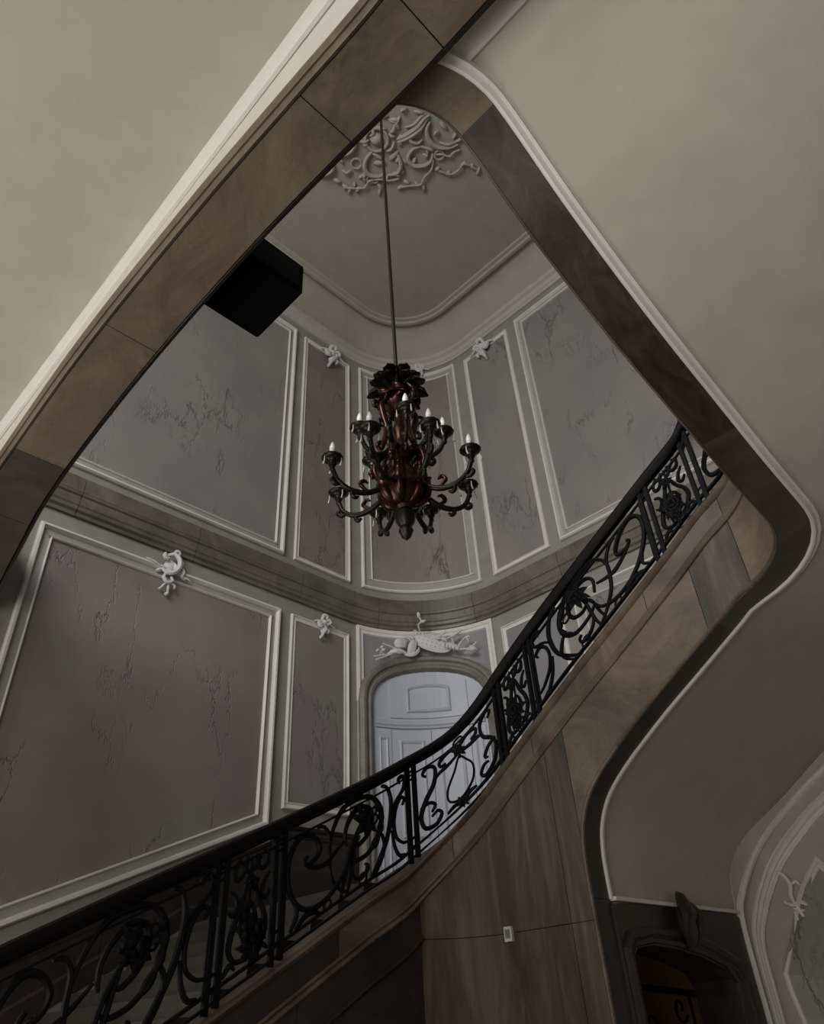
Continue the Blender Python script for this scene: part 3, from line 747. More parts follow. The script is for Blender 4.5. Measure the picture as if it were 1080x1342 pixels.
def panel_wide(t0, L, flip, seed):
    par = frame_mesh(t0, L, 'scroll_panel')
    F_ = (lambda P: [(1-u, v) for u, v in P]) if flip else (lambda P: P)
    strokes = [
        [(.165, .66), (.145, .61), (.175, .565), (.235, .60), (.25, .70), (.20, .84), (.12, .90), (.055, .80), (.03, .62), (.05, .40), (.12, .20), (.22, .10), (.33, .12), (.42, .22), (.47, .36)],
        [(.235, .90), (.285, .87), (.325, .74), (.325, .52), (.34, .30), (.40, .12), (.47, .02)],
        [(.16, .56), (.22, .50), (.29, .47), (.36, .52), (.43, .60)],
        [(.33, .66), (.36, .82), (.43, .97), (.55, 1.0), (.66, .94), (.735, .78), (.75, .60), (.71, .42), (.63, .30), (.53, .30), (.465, .38)],
        [(.455, .52), (.45, .70), (.50, .84), (.58, .88), (.65, .80), (.665, .66), (.63, .52), (.56, .46), (.52, .52)],
        [(.57, .68), (.52, .55), (.48, .42), (.45, .22), (.41, .02)],
        [(.56, .66), (.53, .50), (.51, .34), (.49, .18), (.46, .02)],
        [(.76, 1.0), (.81, .94), (.84, .76), (.83, .54), (.79, .32), (.72, .14), (.66, .02)],
        [(.71, .50), (.75, .42), (.77, .28), (.74, .14), (.69, .02)],
        [(.50, .30), (.51, .16), (.56, .08), (.61, .10), (.625, .17), (.605, .20)],
        [(.93, .90), (.915, .96), (.955, .98), (.975, .90), (.955, .80), (.89, .72), (.845, .62)],
        [(.945, .62), (.965, .68), (.93, .72), (.885, .64), (.86, .48), (.875, .30), (.93, .18), (.975, .14)],
        [(.84, .40), (.86, .20), (.90, .06), (.95, .02)],
        [(.03, .46), (.08, .30), (.10, .14), (.06, .03)],
        [(.10, .02), (.16, .08), (.22, .06), (.26, .01)],
    ]
    for k, s in enumerate(strokes):
        bar(par, 'scroll', F_(s), t0, L, .021 if k in (0, 3, 4, 7) else .017, True, tp)
    for cu, cv, r in ((.585, .04, .03), (.315, .02, .025), (.69, .63, .028), (.69, .73, .024)):
        bar(par, 'ring', F_(spiral(cu, cv+.02, r, r*L/.80, 0, .93, 1.0)), t0, L, .011, True, None, True)
    m_ = leafmask(par, t0+(.575 if not flip else .425)*L, .70, .15, seed)
    # knuckled leaf sheath along the oval's side
    mb = MB()
    P = catmull([(u, v, 0) for u, v in F_([(.70, .82), (.735, .70), (.74, .58), (.715, .44), (.66, .33)])], 5)
    mb.add(*tube([RP(t0+p.x*L, p.y, -.012) for p in P], .034, 6, lambda t: .55+.45*abs(math.sin(t*PI*4))))
    mb.obj('leaf_sheath', 'iron', par, True)
    return par
def panel_narrow(t0, L, seed):
    par = frame_mesh(t0, L, 'lyre_panel')
    for m in (0, 1):
        F_ = (lambda P: [(1-u, v) for u, v in P]) if m else (lambda P: P)
        for k, s in enumerate([
            [(.5, .80), (.42, .70), (.34, .55), (.20, .38), (.16, .22), (.30, .10), (.5, .08)],
            [(.28, .97), (.18, .90), (.20, .80), (.32, .80), (.36, .88), (.30, .90)],
            [(.12, .72), (.22, .66), (.26, .56), (.18, .50), (.10, .55)],
            [(.5, .55), (.40, .46), (.36, .34), (.44, .24), (.5, .20)],
            [(.08, .04), (.20, .10), (.30, .04)],
            [(.42, .96), (.38, .90), (.42, .83), (.5, .81)],
        ]):
            bar(par, 'scroll', F_(s), t0, L, .019 if k == 0 else .0155, True, tp)
    leafmask(par, t0+.5*L, .30, .15, seed); leafmask(par, t0+.5*L, .14, .11, seed+1)
    leafmask(par, t0+.5*L, .70, .07, seed+2)
    bar(par, 'stem', [(.5, .95), (.5, .5), (.5, .05)], t0, L, .013)
    return par
def panel_drop(t0, L, seed):
    par = frame_mesh(t0, L, 'teardrop_panel')
    bar(par, 'teardrop', [(.50, .70), (.44, .55), (.36, .38), (.36, .22), (.44, .12), (.54, .12), (.63, .22), (.64, .40), (.57, .58)], t0, L, .013, True, None, True)
    for m in (0, 1):
        F_ = (lambda P: [(1-u, v) for u, v in P]) if m else (lambda P: P)
        for k, s in enumerate([
            [(.14, .78), (.10, .84), (.16, .90), (.24, .82), (.22, .62), (.12, .46), (.06, .30), (.10, .12), (.22, .06), (.28, .14), (.24, .22), (.18, .20)],
            [(.5, .82), (.40, .90), (.30, .86), (.30, .78), (.36, .77)],
            [(.5, .76), (.38, .72), (.28, .70), (.22, .64)],
            [(.06, .40), (.16, .40), (.22, .32), (.18, .26)],
            [(.34, .06), (.42, .08), (.5, .02)],
        ]):
            bar(par, 'scroll', F_(s), t0, L, .019 if k == 0 else .0155, True, tp)
    leafmask(par, t0+.5*L, .78, .085, seed); leafmask(par, t0+.5*L, .03, .07, seed+3)
    bar(par, 'ring', spiral(.5, .93, .05, .06, 0, .93, 1.0), t0, L, .011, True, None, True)
    return par
def ring_pair(ta, tb):
    for vv in (.92, .07):
        P = [RP((ta+tb)/2+(tb-ta)*.62*math.cos(2*PI*i/12), vv+.055*math.sin(2*PI*i/12)) for i in range(12)]
        obj('post_ring', *tube(P, .012, 6, None, True), 'iron', ra, True)
marks = [(tX(1.20), tX(1.66), 'n'), (tX(1.74), tX(3.16), 'w'), (tX(3.24), tX(3.68), 'n'), (tX(3.76), tX(5.22), 'w'),
         (tX(5.22)+.08, tY(4.42), 'd'), (tY(4.35), tY(3.95), 'n'), (tY(3.88), tY(2.28), 'wf'), (tY(2.20), tY(1.74), 'n'),
         (tY(1.66), T4+.15, 'd'), (T4+.23, T4+.65, 'n'), (T4+.73, T4+2.1, 'w')]
prevb = None
for i, (a, b, kd) in enumerate(marks):
    if prevb is not None: ring_pair(prevb, a)
    post(a); post(b); prevb = b
    if kd[0] == 'w': panel_wide(a, b-a, kd == 'wf', 100+i)
    elif kd == 'n': panel_narrow(a, b-a, 200+i*5)
    else: panel_drop(a, b-a, 300+i*5)
post(tX(.3)); post(tX(.75))
obj('newel', *lathe([(.05, 0), (.055, .06), (.035, .12), (.045, .5), (.03, .9), (.05, 1.05), (.03, 1.12)], QP(.05, RWF, FLOOR), 12), 'iron', ra, True)

# ------------------------------------------------------------------ stucco ornaments
def blob(c, U, V, Nn, a, b, h, n_=8):
    """flattened leaf: c centre, half sizes a (along U), b (along V), proud h"""
    rings = []
    for r, k in ((1.0, 0), (.8, .55), (.4, .92), (.05, 1.0)):
        rings.append([c+U*(a*r*math.cos(2*PI*q/n_))+V*(b*r*math.sin(2*PI*q/n_))+Nn*(h*k) for q in range(n_)])
    return loft(rings)
def ornament(name, label, s, z, strokes, blobs, scale, mat='stucco_white', group=None, thick=.022, proud=.075, cat='stucco ornament'):
    c = W(s, z, proud); U = Wt(s); Nn = Wn(s); V = Vector((0, 0, 1))
    o = thing(name, W(s, z), label, cat, group)
    for P, r in strokes:
        pts = catmull([c+U*(u*scale)+V*(v*scale)+Nn*(h*scale) for u, v, h in P], 5)
        obj('scroll', *tube(pts, r*scale, 6, lambda t: .45+.65*math.sin(PI*(.12+.8*t))), mat, o, True)
    for (u, v, a, b, h, ang) in blobs:
        cu = math.cos(ang); su = math.sin(ang)
        Ud = U*cu+V*su; Vd = U*(-su)+V*cu
        obj('leaf', *blob(c+U*(u*scale)+V*(v*scale)-Nn*.03, Ud, Vd, Nn, a*scale, b*scale, h*scale+.03), mat, o, True)
    return o
cartA = ([([(-.10, .28, 0), (-.20, .30, .05), (-.22, .20, .08), (-.14, .16, .08), (-.10, .22, .05)], .04),
          ([(-.12, .30, .0), (.02, .34, .08), (.14, .22, .12), (.16, .02, .12), (.06, -.14, .1), (-.08, -.20, .08), (-.22, -.10, .04)], .055),
          ([(.02, .32, .0), (.06, .46, .05), (.14, .44, .06), (.14, .34, .04)], .04),
          ([(.20, .30, .0), (.26, .20, .05), (.24, .08, .06), (.32, -.02, .05), (.30, -.14, .03), (.40, -.18, 0)], .04),
          ([(-.25, -.05, 0), (-.40, .0, .03), (-.62, .05, 0)], .025),
          ([(.30, -.12, 0), (.44, -.14, .02), (.58, -.16, 0)], .025),
          ([(-.10, -.20, .05), (-.16, -.34, .08), (-.06, -.44, .08), (.06, -.36, .08), (.02, -.26, .06)], .04),
          ([(.04, -.42, .04), (.14, -.44, .05), (.16, -.52, .03)], .028),
          ([(-.06, -.44, .04), (-.12, -.52, .05), (-.16, -.58, .03)], .028),
          ([(0, -.44, .04), (.0, -.56, .05), (.02, -.66, .02)], .028)],
         [(.0, .06, .15, .20, .05, 0), (-.15, -.58, .035, .035, .06, 0), (.02, -.67, .045, .045, .06, 0), (-.14, .24, .04, .04, .10, 0), (.10, .04, .06, .16, .10, .3), (.0, -.12, .14, .05, .09, .4), (.28, .1, .05, .10, .06, -.3), (-.24, -.12, .09, .05, .05, .5)])
ornament('wall_cartouche', 'large white rocaille cartouche on the big lower panel of the left wall', -4.95, 5.60, *cartA, .62)
cartB = ([([(-.30, .02, 0), (-.14, .06, .03), (0, .02, .05), (.16, .06, .03), (.42, .0, 0)], .03),
          ([(-.05, .10, 0), (-.02, .24, .05), (.08, .26, .06), (.10, .16, .05)], .045),
          ([(.08, .08, 0), (.16, .16, .05), (.22, .10, .05), (.18, .02, .04)], .04),
          ([(-.10, .06, 0), (-.18, -.02, .05), (-.12, -.12, .06), (-.02, -.06, .05)], .045),
          ([(.02, 0, 0), (.06, -.16, .05), (-.02, -.28, .05), (-.06, -.40, .02)], .045),
          ([(.06, -.1, 0), (.16, -.16, .04), (.12, -.26, .04)], .035)],
         [(.02, .05, .12, .12, .10, 0), (-.08, -.02, .08, .05, .09, .7), (.12, .02, .09, .05, .09, -.6), (.0, -.16, .05, .10, .08, 0), (-.05, -.38, .03, .05, .05, 0)])
ornament('panel_spray', 'small white stucco flower spray on the narrow lower panel beside the door', -2.12, 5.60, *cartB, .62)
ornament('panel_spray', 'small white leafy spray on the narrow upper panel left of the chandelier', -2.05, 12.36, *cartB, .95)
cartC = ([([(-u, v, h) for u, v, h in P], r) for P, r in cartB[0]], [(-u, v, a, b, h, -g) for u, v, a, b, h, g in cartB[1]])
ornament('panel_spray', 'small white leafy spray on the narrow upper panel right of the chandelier', 2.09, 12.36, *cartC, .95)
ornament('panel_crest', 'white stucco crest at the top of the centre upper panel behind the chandelier', .28, 12.66, *cartB, .72)
# trophy above the door
tr = thing('overdoor_trophy', W(-.03, 5.36), 'white stucco trophy with dimpled shield, spears and branches above the arched door', 'stucco relief')
cT = W(-.03, 5.45, .16); U = Wt(-.03); Nn = Wn(-.03); V = Vector((0, 0, 1))
def tpnt(u, v, h=0.): return W(-.03+u, 5.45+v, .16+h)
ca, sa = math.cos(-.38), math.sin(-.38)
Us, Vs = U*ca+V*sa, U*(-sa)+V*ca
SU, SV = .14, .115
sh = obj('shield', *blob(tpnt(SU, SV), Us, Vs, Nn, .36, .15, .05, 28), 'stucco_white', tr, True)
obj('shield_rim', *tube([tpnt(SU, SV, .012)+Us*(.36*math.cos(a))+Vs*(.15*math.sin(a)) for a in [2*PI*i/32 for i in range(32)]], .014, 6, None, True), 'stucco_white', sh, True)
for i in range(-3, 4):
    for j in range(-1, 2):
        if (i/3.6)**2+(j/1.7)**2 < 1:
            q = tpnt(SU, SV, .046*(1-(i/4)**2*.6-(j/2)**2*.5))+Us*(i*.08)+Vs*(j*.065)
            obj('stud', *blob(q, Us, Vs, Nn, .016, .016, .018, 6), 'stucco_white', sh, True)
leaf_t = lambda t: .3+.9*math.sin(PI*(.1+.85*t))
def rod(name, pts, r, tap=None): obj(name, *tube(catmull([tpnt(*p) for p in pts], 5), r, 6, tap), 'stucco_white', tr, True)
# right half: quiver, spear, bow, horn, twigs
rod('quiver', [(.38, .05, .0), (.52, .0, .03), (.66, -.07, .01)], .055, lambda t: .8+.25*math.sin(PI*t))
for q in range(4): rod('quiver_band', [(.42+.06*q, .09-.032*q, .03), (.40+.06*q, .04-.032*q, .085), (.38+.06*q, -.01-.032*q, .05)], .010)
rod('spear', [(.28, .10, 0), (.45, .155, .03), (.60, .205, .03)], .014)
rod('spear_head', [(.54, .18, .03), (.62, .21, .04), (.70, .24, .04), (.77, .275, .02)], .034, lambda t: math.sin(PI*min(1, .25+.75*t))+.04)
rod('staff', [(.54, .17, .0), (.555, .10, .02), (.57, .02, .0)], .012)
rod('bow', [(.62, -.05, .0), (.70, .02, .03), (.79, .09, .04), (.87, .115, .04), (.91, .10, .03)], .017)
rod('bow_tip', [(.84, .10, .04), (.87, .06, .04), (.865, .02, .03)], .012)
rod('horn', [(.16, .23, .0), (.26, .205, .05), (.35, .225, .06), (.41, .27, .05), (.43, .33, .03)], .024, lambda t: 1.1-.7*t)
rod('leaf', [(.22, .20, .04), (.28, .17, .07), (.34, .16, .05)], .03, leaf_t)
rod('leaf', [(.33, .17, .04), (.40, .14, .06), (.44, .10, .04)], .026, leaf_t)
rod('stalk', [(.64, -.07, .0), (.76, -.10, .03), (.88, -.11, .02)], .018)
rod('twig', [(.84, -.11, .02), (.95, -.08, .03), (1.03, -.02, .02)], .012)
for du, dv in ((.86, -.13), (.92, -.15), (.97, -.14), (.93, -.10)): rod('leaf', [(du-.05, dv+.02, .02), (du, dv, .05), (du+.05, dv-.02, .02)], .024, leaf_t)
# left half: cuirass, fluted shell, arrows, bundle
rod('cuirass', [(-.20, .16, .0), (-.24, .06, .03), (-.27, -.04, .04), (-.30, -.10, .02)], .075, lambda t: .75+.35*math.sin(PI*t))
for q in range(3): rod('cuirass_rib', [(-.33, .07-.055*q, .05), (-.25, .06-.055*q, .105), (-.17, .08-.055*q, .06)], .010)
rod('roll', [(-.40, -.09, .0), (-.32, -.135, .06), (-.22, -.12, .07), (-.14, -.05, .05), (-.12, .03, .02)], .030, leaf_t)
for q in range(5): rod('shell_flute', [(-.38+.01*q, .10+.028*(q-2), .03), (-.50, .09+.034*(q-2), .06), (-.62+.012*abs(q-2), .09+.026*(q-2), .03)], .022, leaf_t)
rod('ribbon', [(-.42, .20, .0), (-.33, .245, .04), (-.24, .19, .05), (-.20, .22, .03)], .016)
rod('ribbon', [(-.40, .24, .0), (-.33, .20, .04), (-.27, .15, .04)], .014)
rod('arrow', [(-.84, .08, .0), (-.70, .03, .03), (-.58, -.01, .03), (-.48, -.02, .02)], .011)
rod('bundle', [(-.70, -.07, .0), (-.58, -.045, .04), (-.46, -.06, .04), (-.36, -.09, .02)], .034, leaf_t)
rod('bundle', [(-.74, -.10, .0), (-.60, -.085, .05), (-.48, -.10, .04)], .022, leaf_t)
rod('arrow', [(-1.04, -.195, .0), (-.90, -.165, .02), (-.72, -.12, .02)], .013)
rod('arrow', [(-.99, -.25, .0), (-.86, -.20, .02), (-.66, -.11, .02)], .014)
rod('twig', [(-.90, -.13, .0), (-.86, -.06, .02), (-.86, .0, .02)], .010)
rod('twig', [(-.82, -.12, .0), (-.93, -.08, .02), (-.99, -.09, .0)], .010)
for du, dv in ((-.86, .0), (-.95, -.075), (-.82, -.05)): rod('leaf', [(du-.03, dv-.02, .0), (du, dv, .03), (du+.03, dv+.02, .0)], .02, leaf_t)
# finial sprig
rod('sprig', [(-.08, .27, .0), (-.09, .35, .08), (-.115, .425, .13), (-.05, .48, .15), (-.09, .57, .16)], .013)
rod('sprig_bud', [(-.09, .55, .16), (-.10, .60, .17), (-.10, .66, .16)], .028, leaf_t)
rod('sprig_leaf', [(-.05, .47, .15), (.0, .47, .17), (.05, .50, .15)], .024, leaf_t)
rod('curl', [(-.20, .28, .0), (-.20, .345, .05), (-.15, .34, .05), (-.14, .29, .03)], .012)
rod('curl', [(-.02, .27, .0), (.0, .32, .05), (.03, .30, .04)], .013)
rod('curl', [(.03, .26, .0), (.06, .32, .05), (.09, .29, .03)], .013)

# ceiling rosette of rocaille stucco
CX, CY = 3.62, 3.45
cr = thing('ceiling_rosette', (CX, CY, CEIL), 'large rocaille stucco relief on the ceiling round the chandelier rod', 'stucco relief')
rr = random.Random(11)
def cpt(r, a, h=.0): return Vector((CX+r*math.cos(a), CY+r*math.sin(a), CEIL-.02-h))
def cscroll(r, a, size, a0, turns, thick, name='scroll'):
    c = cpt(r, a); n_ = 16
    P = [c+Vector((math.cos(a0+turns*2*PI*i/n_), math.sin(a0+turns*2*PI*i/n_), 0))*size*(1-.72*i/n_) - Vector((0, 0, .03*math.sin(PI*i/n_))) for i in range(n_+1)]
    obj(name, *tube(P, thick, 6, lambda t: .5+.6*math.sin(PI*(.1+.8*t)), nrm=(0, 0, 1)), 'stucco_ceil', cr, True)
STROKES = [[(1.52, 1.06), (1.59, 0.85), (1.63, 0.62), (1.62, 0.43), (1.65, 0.32)], [(1.48, 0.79), (1.55, 0.63), (1.55, 0.45), (1.59, 0.34)], [(1.57, 1.09), (1.66, 0.84), (1.7, 0.6), (1.67, 0.37)], [(1.75, 0.4), (1.8, 0.54), (1.97, 0.64), (2.19, 0.62), (2.37, 0.47), (2.45, 0.32)], [(2.15, 0.54), (2.29, 0.45), (2.39, 0.31)], [(2.02, 0.51), (1.96, 0.47), (1.98, 0.4)], [(1.95, 0.84), (1.87, 1.0), (1.93, 1.18), (2.11, 1.19), (2.26, 1.05), (2.29, 0.9), (2.21, 0.77)], [(1.93, 0.85), (2.12, 0.74), (2.2, 0.74)], [(2.08, 0.92), (2.15, 0.88), (2.16, 0.94)], [(2.28, 0.75), (2.34, 0.67), (2.49, 0.58), (2.49, 0.49), (2.55, 0.37)], [(2.29, 0.84), (2.42, 1.0), (2.43, 1.22), (2.48, 1.37), (2.35, 1.54), (2.23, 1.7)], [(1.33, 1.53), (1.34, 1.73), (1.42, 1.88), (1.6, 1.93), (1.77, 1.81), (1.78, 1.71)], [(1.35, 1.58), (1.51, 1.53), (1.56, 1.56)], [(1.74, 1.26), (1.92, 1.37), (1.97, 1.53), (1.87, 1.7)], [(1.91, 1.57), (2.01, 1.55), (2.1, 1.57)], [(1.4, 2.5), (1.59, 2.32), (1.7, 2.19), (1.68, 2.02), (1.81, 1.85), (1.98, 1.74), (2.1, 1.57)], [(2.53, 0.94), (2.76, 0.83), (2.82, 0.66), (2.82, 0.48), (3.12, 0.39)], [(0.88, 1.58), (1.0, 1.69), (1.01, 1.9), (0.88, 2.11)], [(0.88, 1.69), (0.95, 1.78), (0.94, 1.92), (0.88, 2.03)], [(0.86, 2.22), (0.99, 2.33), (0.96, 2.52), (0.85, 2.65)], [(0.87, 2.3), (0.95, 2.4), (0.89, 2.54)], [(0.85, 1.43), (0.97, 1.35), (0.94, 1.23)], [(0.81, 1.43), (0.91, 1.33), (0.92, 1.26)], [(0.9, 1.58), (1.07, 1.53), (1.14, 1.43)], [(1.15, 2.23), (1.24, 2.2), (1.27, 2.1)], [(1.27, 0.62), (1.21, 0.61), (1.26, 0.52)], [(1.63, 0.78), (1.71, 0.89), (1.85, 0.84), (1.88, 0.73)], [(1.48, 2.04), (1.54, 2.01), (1.48, 1.97)], [(1.39, 0.47), (1.49, 0.39), (1.56, 0.37)], [(1.34, 1.06), (1.34, 0.97), (1.28, 0.86)], [(1.09, 1.53), (1.14, 1.55), (1.18, 1.51)], [(1.53, 1.36), (1.56, 1.25), (1.51, 1.12)], [(1.02, 1.23), (1.11, 1.28), (1.1, 1.37)]]
RINGS = [(1.24, 1.33), (1.26, 1.94), (2.33, 0.71), (1.68, 1.99), (1.74, 1.93)]
LEAVES = [(1.22, 2.47), (1.43, 2.45), (1.53, 2.45), (1.51, 2.08), (1.58, 2.06), (1.93, 1.98), (2.0, 2.07), (1.94, 1.26), (2.05, 1.44), (2.26, 1.54), (2.44, 1.43), (1.72, 0.57), (1.99, 0.28), (2.28, 0.26), (2.51, 0.93), (1.25, 0.82), (1.24, 0.88), (1.3, 0.81), (1.01, 2.11), (2.59, 1.39), (2.76, 0.84), (2.81, 0.51), (2.98, 0.42), (3.14, 0.4), (1.91, 1.76), (1.53, 2.3), (1.64, 2.33), (2.24, 1.71), (2.06, 1.14), (1.82, 1.79), (1.81, 1.34), (2.4, 0.26), (2.11, 0.82), (1.12, 1.49), (1.41, 1.08), (1.06, 1.23), (1.17, 1.11)]
for k in range(4):
    ck, sk_ = round(math.cos(PI/2*k)), round(math.sin(PI/2*k))
    rp = lambda p, h=0.: Vector((CX+p[0]*ck-p[1]*sk_, CY+p[0]*sk_+p[1]*ck, CEIL-.02-h))
    for q, P in enumerate(STROKES):
        pts = catmull([rp(p, .02+.03*math.sin(PI*j/(len(P)-1))) for j, p in enumerate(P)], 5)
        big = q in (0, 2, 3, 6, 11, 13, 17, 19)
        obj('scroll', *tube(pts, .040 if big else .028, 6, (lambda t: .55+.45*abs(math.sin(t*PI*7))) if q in (9, 10, 15, 16) else leaf_t, nrm=(0, 0, 1)), 'stucco_ceil', cr, True)
    for j, p in enumerate(RINGS):
        r_ = (.22, .10, .09, .07, .07)[j]; c0 = rp(p, .03)
        obj('ring', *tube([c0+Vector((math.cos(2*PI*i/14), math.sin(2*PI*i/14), 0))*r_ for i in range(14)], .028 if j == 0 else .02, 6, None, True), 'stucco_ceil', cr, True)
    for i in range(9):
        b = 2*PI*i/9; d = Vector((math.cos(b), math.sin(b), 0)); t_ = Vector((-math.sin(b), math.cos(b), 0))
        if i not in (2, 3): obj('petal', *blob(rp(RINGS[0])+d*.46, t_, d, Vector((0, 0, -1)), .13, .06, .05), 'stucco_ceil', cr, True)
    obj('flower', *blob(rp(RINGS[0]), Vector((1, 0, 0)), Vector((0, 1, 0)), Vector((0, 0, -1)), .13, .13, .09), 'stucco_ceil', cr, True)
    for p in LEAVES:
        g = rr.uniform(0, 6.28); Ud = Vector((math.cos(g), math.sin(g), 0)); Vd = Vector((-math.sin(g), math.cos(g), 0))
        obj('leaf', *blob(rp(p), Ud, Vd, Vector((0, 0, -1)), rr.uniform(.06, .11), rr.uniform(.03, .05), .055), 'stucco_ceil', cr, True)
for k in range(12):
    a = 2*PI*k/12; d = Vector((math.cos(a), math.sin(a), 0)); t_ = Vector((-math.sin(a), math.cos(a), 0))
    obj('leaf', *blob(Vector((CX, CY, CEIL-.01))+d*.62, d, t_, Vector((0, 0, -1)), .26, .10, .07), 'stucco_ceil', cr, True)
obj('boss', *lathe([(.34, 0), (.34, -.04), (.28, -.09), (.2, -.10), (.14, -.16), (.04, -.18)], (CX, CY, CEIL), 20), 'stucco_ceil', cr, True)

# ------------------------------------------------------------------ chandelier
ch = thing('chandelier', (CX, CY, 3.34), 'dark carved bronze chandelier with curling arms and white candle bulbs hanging on a rod', 'chandelier')
obj('rod', *tube([(CX, CY, 5.2), (CX, CY, CEIL-.15)], .020, 8), 'bronze2', ch, True)
Z0 = 3.34
obj('finial', *lathe([(.01, 0), (.04, .03), (.065, .09), (.05, .13), (.085, .19), (.095, .26), (.06, .31), (.09, .35)], (CX, CY, Z0), 14), 'bronze2', ch, True)
obj('bowl', *lathe([(.07, .33), (.13, .37), (.18, .45), (.195, .55), (.18, .66), (.13, .74), (.10, .80), (.09, .9)], (CX, CY, Z0), 18), 'bronze', ch, True)
obj('stem', *lathe([(.10, .84), (.13, .92), (.09, 1.0), (.06, 1.12), (.085, 1.22), (.05, 1.32), (.045, 1.5), (.07, 1.56), (.05, 1.7)], (CX, CY, Z0), 14), 'bronze', ch, True)
obj('crown_body', *lathe([(.09, 1.46), (.14, 1.54), (.15, 1.66), (.125, 1.76), (.13, 1.80), (.10, 1.86), (.06, 1.92), (.04, 1.98)], (CX, CY, Z0), 16), 'bronze', ch, True)
def rotz(P, a): c, s = math.cos(a), math.sin(a); return [Vector((CX+x*c-y*s, CY+x*s+y*c, z)) for x, y, z in P]
def radial(name, geo, mat, n_, a0, smooth=True, sub=()):
    """one mesh in local chandelier space, copied round the axis; sub = [(name, geo, mat)] children"""
    v, f = geo
    base = Vector((CX, CY, Z0))
    def mk(nm, g, m, par):
        me = bpy.data.meshes.new(nm); me.from_pydata([tuple(p) for p in g[0]], [], g[1])
        bm = bmesh.new(); bm.from_mesh(me); bmesh.ops.recalc_face_normals(bm, faces=bm.faces); bm.to_mesh(me); bm.free()
        me.materials.append(M[m]); me.polygons.foreach_set('use_smooth', [True]*len(me.polygons))
        o = bpy.data.objects.new(nm, me); COL.objects.link(o); o.parent = par; return o
    first = mk(name, geo, mat, ch); first.rotation_euler = (0, 0, a0)
    subs = [mk(nm, g, m, first) for nm, g, m in sub]
    for k in range(1, n_):
        o = first.copy(); COL.objects.link(o); o.parent = ch; o.rotation_euler = (0, 0, a0+2*PI*k/n_)
        for s_ in subs:
            c = s_.copy(); COL.objects.link(c); c.parent = o
def cup_parts(R, z, dark=True):
    def lt(prof): return lathe(prof, (R, 0, z), 12)
    cup = lt([(.012, -.13), (.026, -.11), (.020, -.085), (.036, -.06), (.040, -.035), (.03, -.02), (.07, -.008), (.098, .016), (.094, .024), (.05, .012), (.028, .03)])
    can = lt([(.026, .015), (.026, .085), (.02, .09)])
    bulb = lt([(.014, .085), (.026, .11), (.028, .135), (.018, .175), (.006, .205)])
    out = [('cup', cup, 'bronze2'), ('candle', can, 'candle'), ('bulb', bulb, 'bulb')]
    for q in range(3):
        a = 2*PI*q/3+.4; x, y = R+.085*math.cos(a), .085*math.sin(a)
        out.append(('pendant', tube([(x, y, z), (x, y, z-.05), (x+.01, y, z-.09)], .006, 5, lambda t: .6+t), 'candle'))
    return out
azc = math.atan2(CY, CX)
arm = catmull([(.13, 0, .64), (.20, 0, .52), (.33, 0, .43), (.48, 0, .42), (.60, 0, .50), (.655, 0, .63)], 7)
def leafcurl(P): return tube(catmull(P, 5), .018, 6, leaf_t)
radial('lower_arm', tube(arm, .024, 8, lambda t: 1.25-.35*t), 'bronze2', 8, azc+PI/8, True, [
    ('leaf', leafcurl([(.44, 0, .44), (.48, 0, .39), (.45, 0, .35), (.42, 0, .37)]), 'bronze2'),
    ('leaf', leafcurl([(.33, 0, .44), (.40, 0, .50), (.37, 0, .55), (.33, 0, .53)]), 'bronze'),
    ('scroll', leafcurl([(.56, 0, .48), (.62, 0, .46), (.66, 0, .50), (.63, 0, .54)]), 'bronze2')] + cup_parts(.655, .72))
arm2 = catmull([(.09, 0, 1.02), (.16, 0, .92), (.26, 0, .87), (.36, 0, .93), (.41, 0, 1.06)], 7)
radial('upper_arm', tube(arm2, .022, 8, lambda t: 1.2-.3*t), 'bronze2', 5, azc+PI+.16, True, [
    ('leaf', leafcurl([(.26, 0, .87), (.30, 0, .81), (.27, 0, .77), (.24, 0, .80)]), 'bronze2'),
    ('scroll', leafcurl([(.20, 0, .90), (.24, 0, .98), (.20, 0, 1.03), (.16, 0, 1.0)]), 'bronze')] + cup_parts(.41, 1.12))
# big scrolling volutes on the body and the cage uprights
vol = catmull([(.08, 0, .93), (.15, 0, .95), (.225, 0, .88), (.25, 0, .76), (.21, 0, .66), (.15, 0, .66), (.14, 0, .73), (.18, 0, .76)], 6)
radial('volute', tube(vol, .030, 8, lambda t: 1.1-.4*t), 'bronze', 5, azc+.3, True, [
    ('leaf', tube(catmull([(.20, 0, .92), (.28, 0, .95), (.31, 0, 1.02), (.27, 0, 1.05)], 5), .026, 6, leaf_t), 'bronze2'),
    ('bead', tube([(.255, 0, .80), (.285, 0, .74), (.27, 0, .68)], .026, 6, leaf_t), 'bronze')])
col = catmull([(.13, 0, 1.60), (.19, 0, 1.50), (.17, 0, 1.36), (.14, 0, 1.22), (.17, 0, 1.06), (.21, 0, .94)], 6)
radial('cage_upright', tube(col, .03, 8, lambda t: .8+.3*math.sin(t*PI)), 'bronze', 4, azc+.55, True, [
    ('leaf', leafcurl([(.19, 0, 1.50), (.26, 0, 1.52), (.27, 0, 1.46), (.23, 0, 1.44)]), 'bronze2'),
    ('leaf', leafcurl([(.15, 0, 1.28), (.21, 0, 1.30), (.22, 0, 1.24), (.18, 0, 1.22)]), 'bronze2')])
def blade(Ln, wd, z0, lift, droop):
    rings = []
    for t in (0, .25, .55, .8, 1.0):
        x = .07+Ln*t; z = z0+lift*math.sin(t*PI*.6)-droop*t*t; w_ = wd*(.5+1.0*math.sin(PI*min(1, .15+.75*t)))*(1 if t < 1 else .15)
        rings.append([Vector((x, w_, z-.012)), Vector((x, 0, z+.018)), Vector((x, -w_, z-.012)), Vector((x, 0, z-.008))])
    return loft(rings)
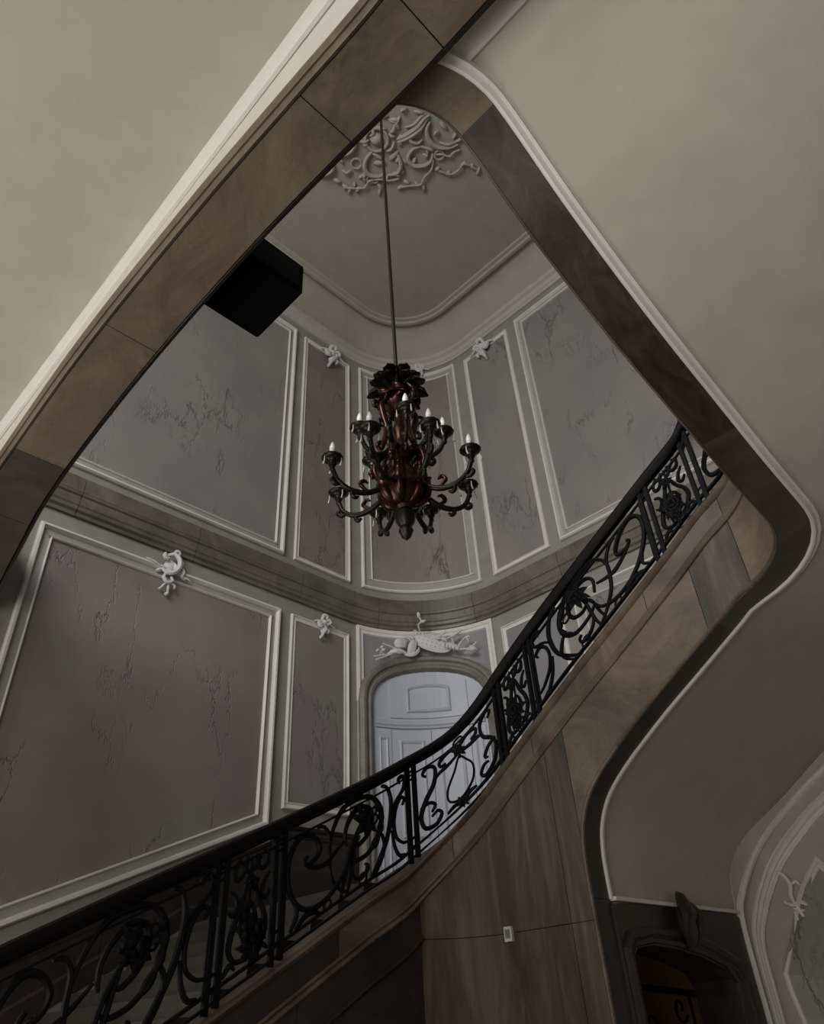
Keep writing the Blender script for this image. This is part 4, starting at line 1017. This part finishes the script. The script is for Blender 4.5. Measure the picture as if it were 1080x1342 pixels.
radial('crown_leaf', blade(.24, .055, 1.76, .10, .10), 'bronze2', 9, .1)
radial('crown_leaf', blade(.18, .05, 1.85, .12, .05), 'bronze2', 8, .4)
radial('crown_leaf', blade(.15, .045, 1.63, .05, .10), 'bronze', 8, .25)
radial('bowl_leaf', tube(catmull([(.08, 0, .36), (.15, 0, .40), (.205, 0, .50), (.21, 0, .62), (.25, 0, .68)], 5), .034, 6, leaf_t, flat=1.4), 'bronze', 7, .2)
radial('swag', tube(catmull([(.16, -.05, 1.74), (.20, 0, 1.66), (.17, .05, 1.62), (.16, .0, 1.56)], 5), .028, 6, leaf_t), 'bronze', 7, .3)

# ------------------------------------------------------------------ loudspeaker and small wall device
sk = thing('loudspeaker', (1.7, 3.14, 4.6), 'matt black box loudspeaker mounted on the inner side of the beam', 'loudspeaker')
bm = bmesh.new()
bmesh.ops.create_cube(bm, size=1, matrix=Matrix.Translation((.0, .0, .165)) @ Matrix.Diagonal((.60, .60, .33, 1)))
bmesh.ops.bevel(bm, geom=[e for e in bm.edges], offset=.012, segments=2, affect='EDGES')
me = bpy.data.meshes.new('cabinet'); bm.to_mesh(me); bm.free(); me.materials.append(M['black'])
o = bpy.data.objects.new('cabinet', me); COL.objects.link(o); o.parent = sk
obj('grille', *box(1.45, 1.95, 2.836, 2.842, 4.64, 4.89), 'iron', sk)
obj('bracket', *box(1.34, 1.46, 3.06, 3.22, 4.70, 4.84), 'iron', sk)
pd, nd = Q(tY(4.55))
dv = thing('wall_sensor', (XE, 4.55, .63), 'tiny white plastic sensor box on the stone joint below the stairs', 'sensor')
tt = T2-.02
P0, n0 = Q(tt); tn = Vector((n0.y, -n0.x, 0))
def dbox(u0, u1, v0, v1, h0, h1):
    return [P0+tn*u-n0*h+Vector((0, 0, v)) for u in (u0, u1) for h in (h0, h1) for v in (v0, v1)], [(0, 1, 3, 2), (4, 5, 7, 6), (0, 1, 5, 4), (2, 3, 7, 6), (0, 2, 6, 4), (1, 3, 7, 5)]
obj('case', *dbox(-.04, .04, .575, .69, -.005, .035), 'plastic', dv)
obj('front_plate', *dbox(-.026, .026, .60, .668, .035, .040), 'grille', dv)
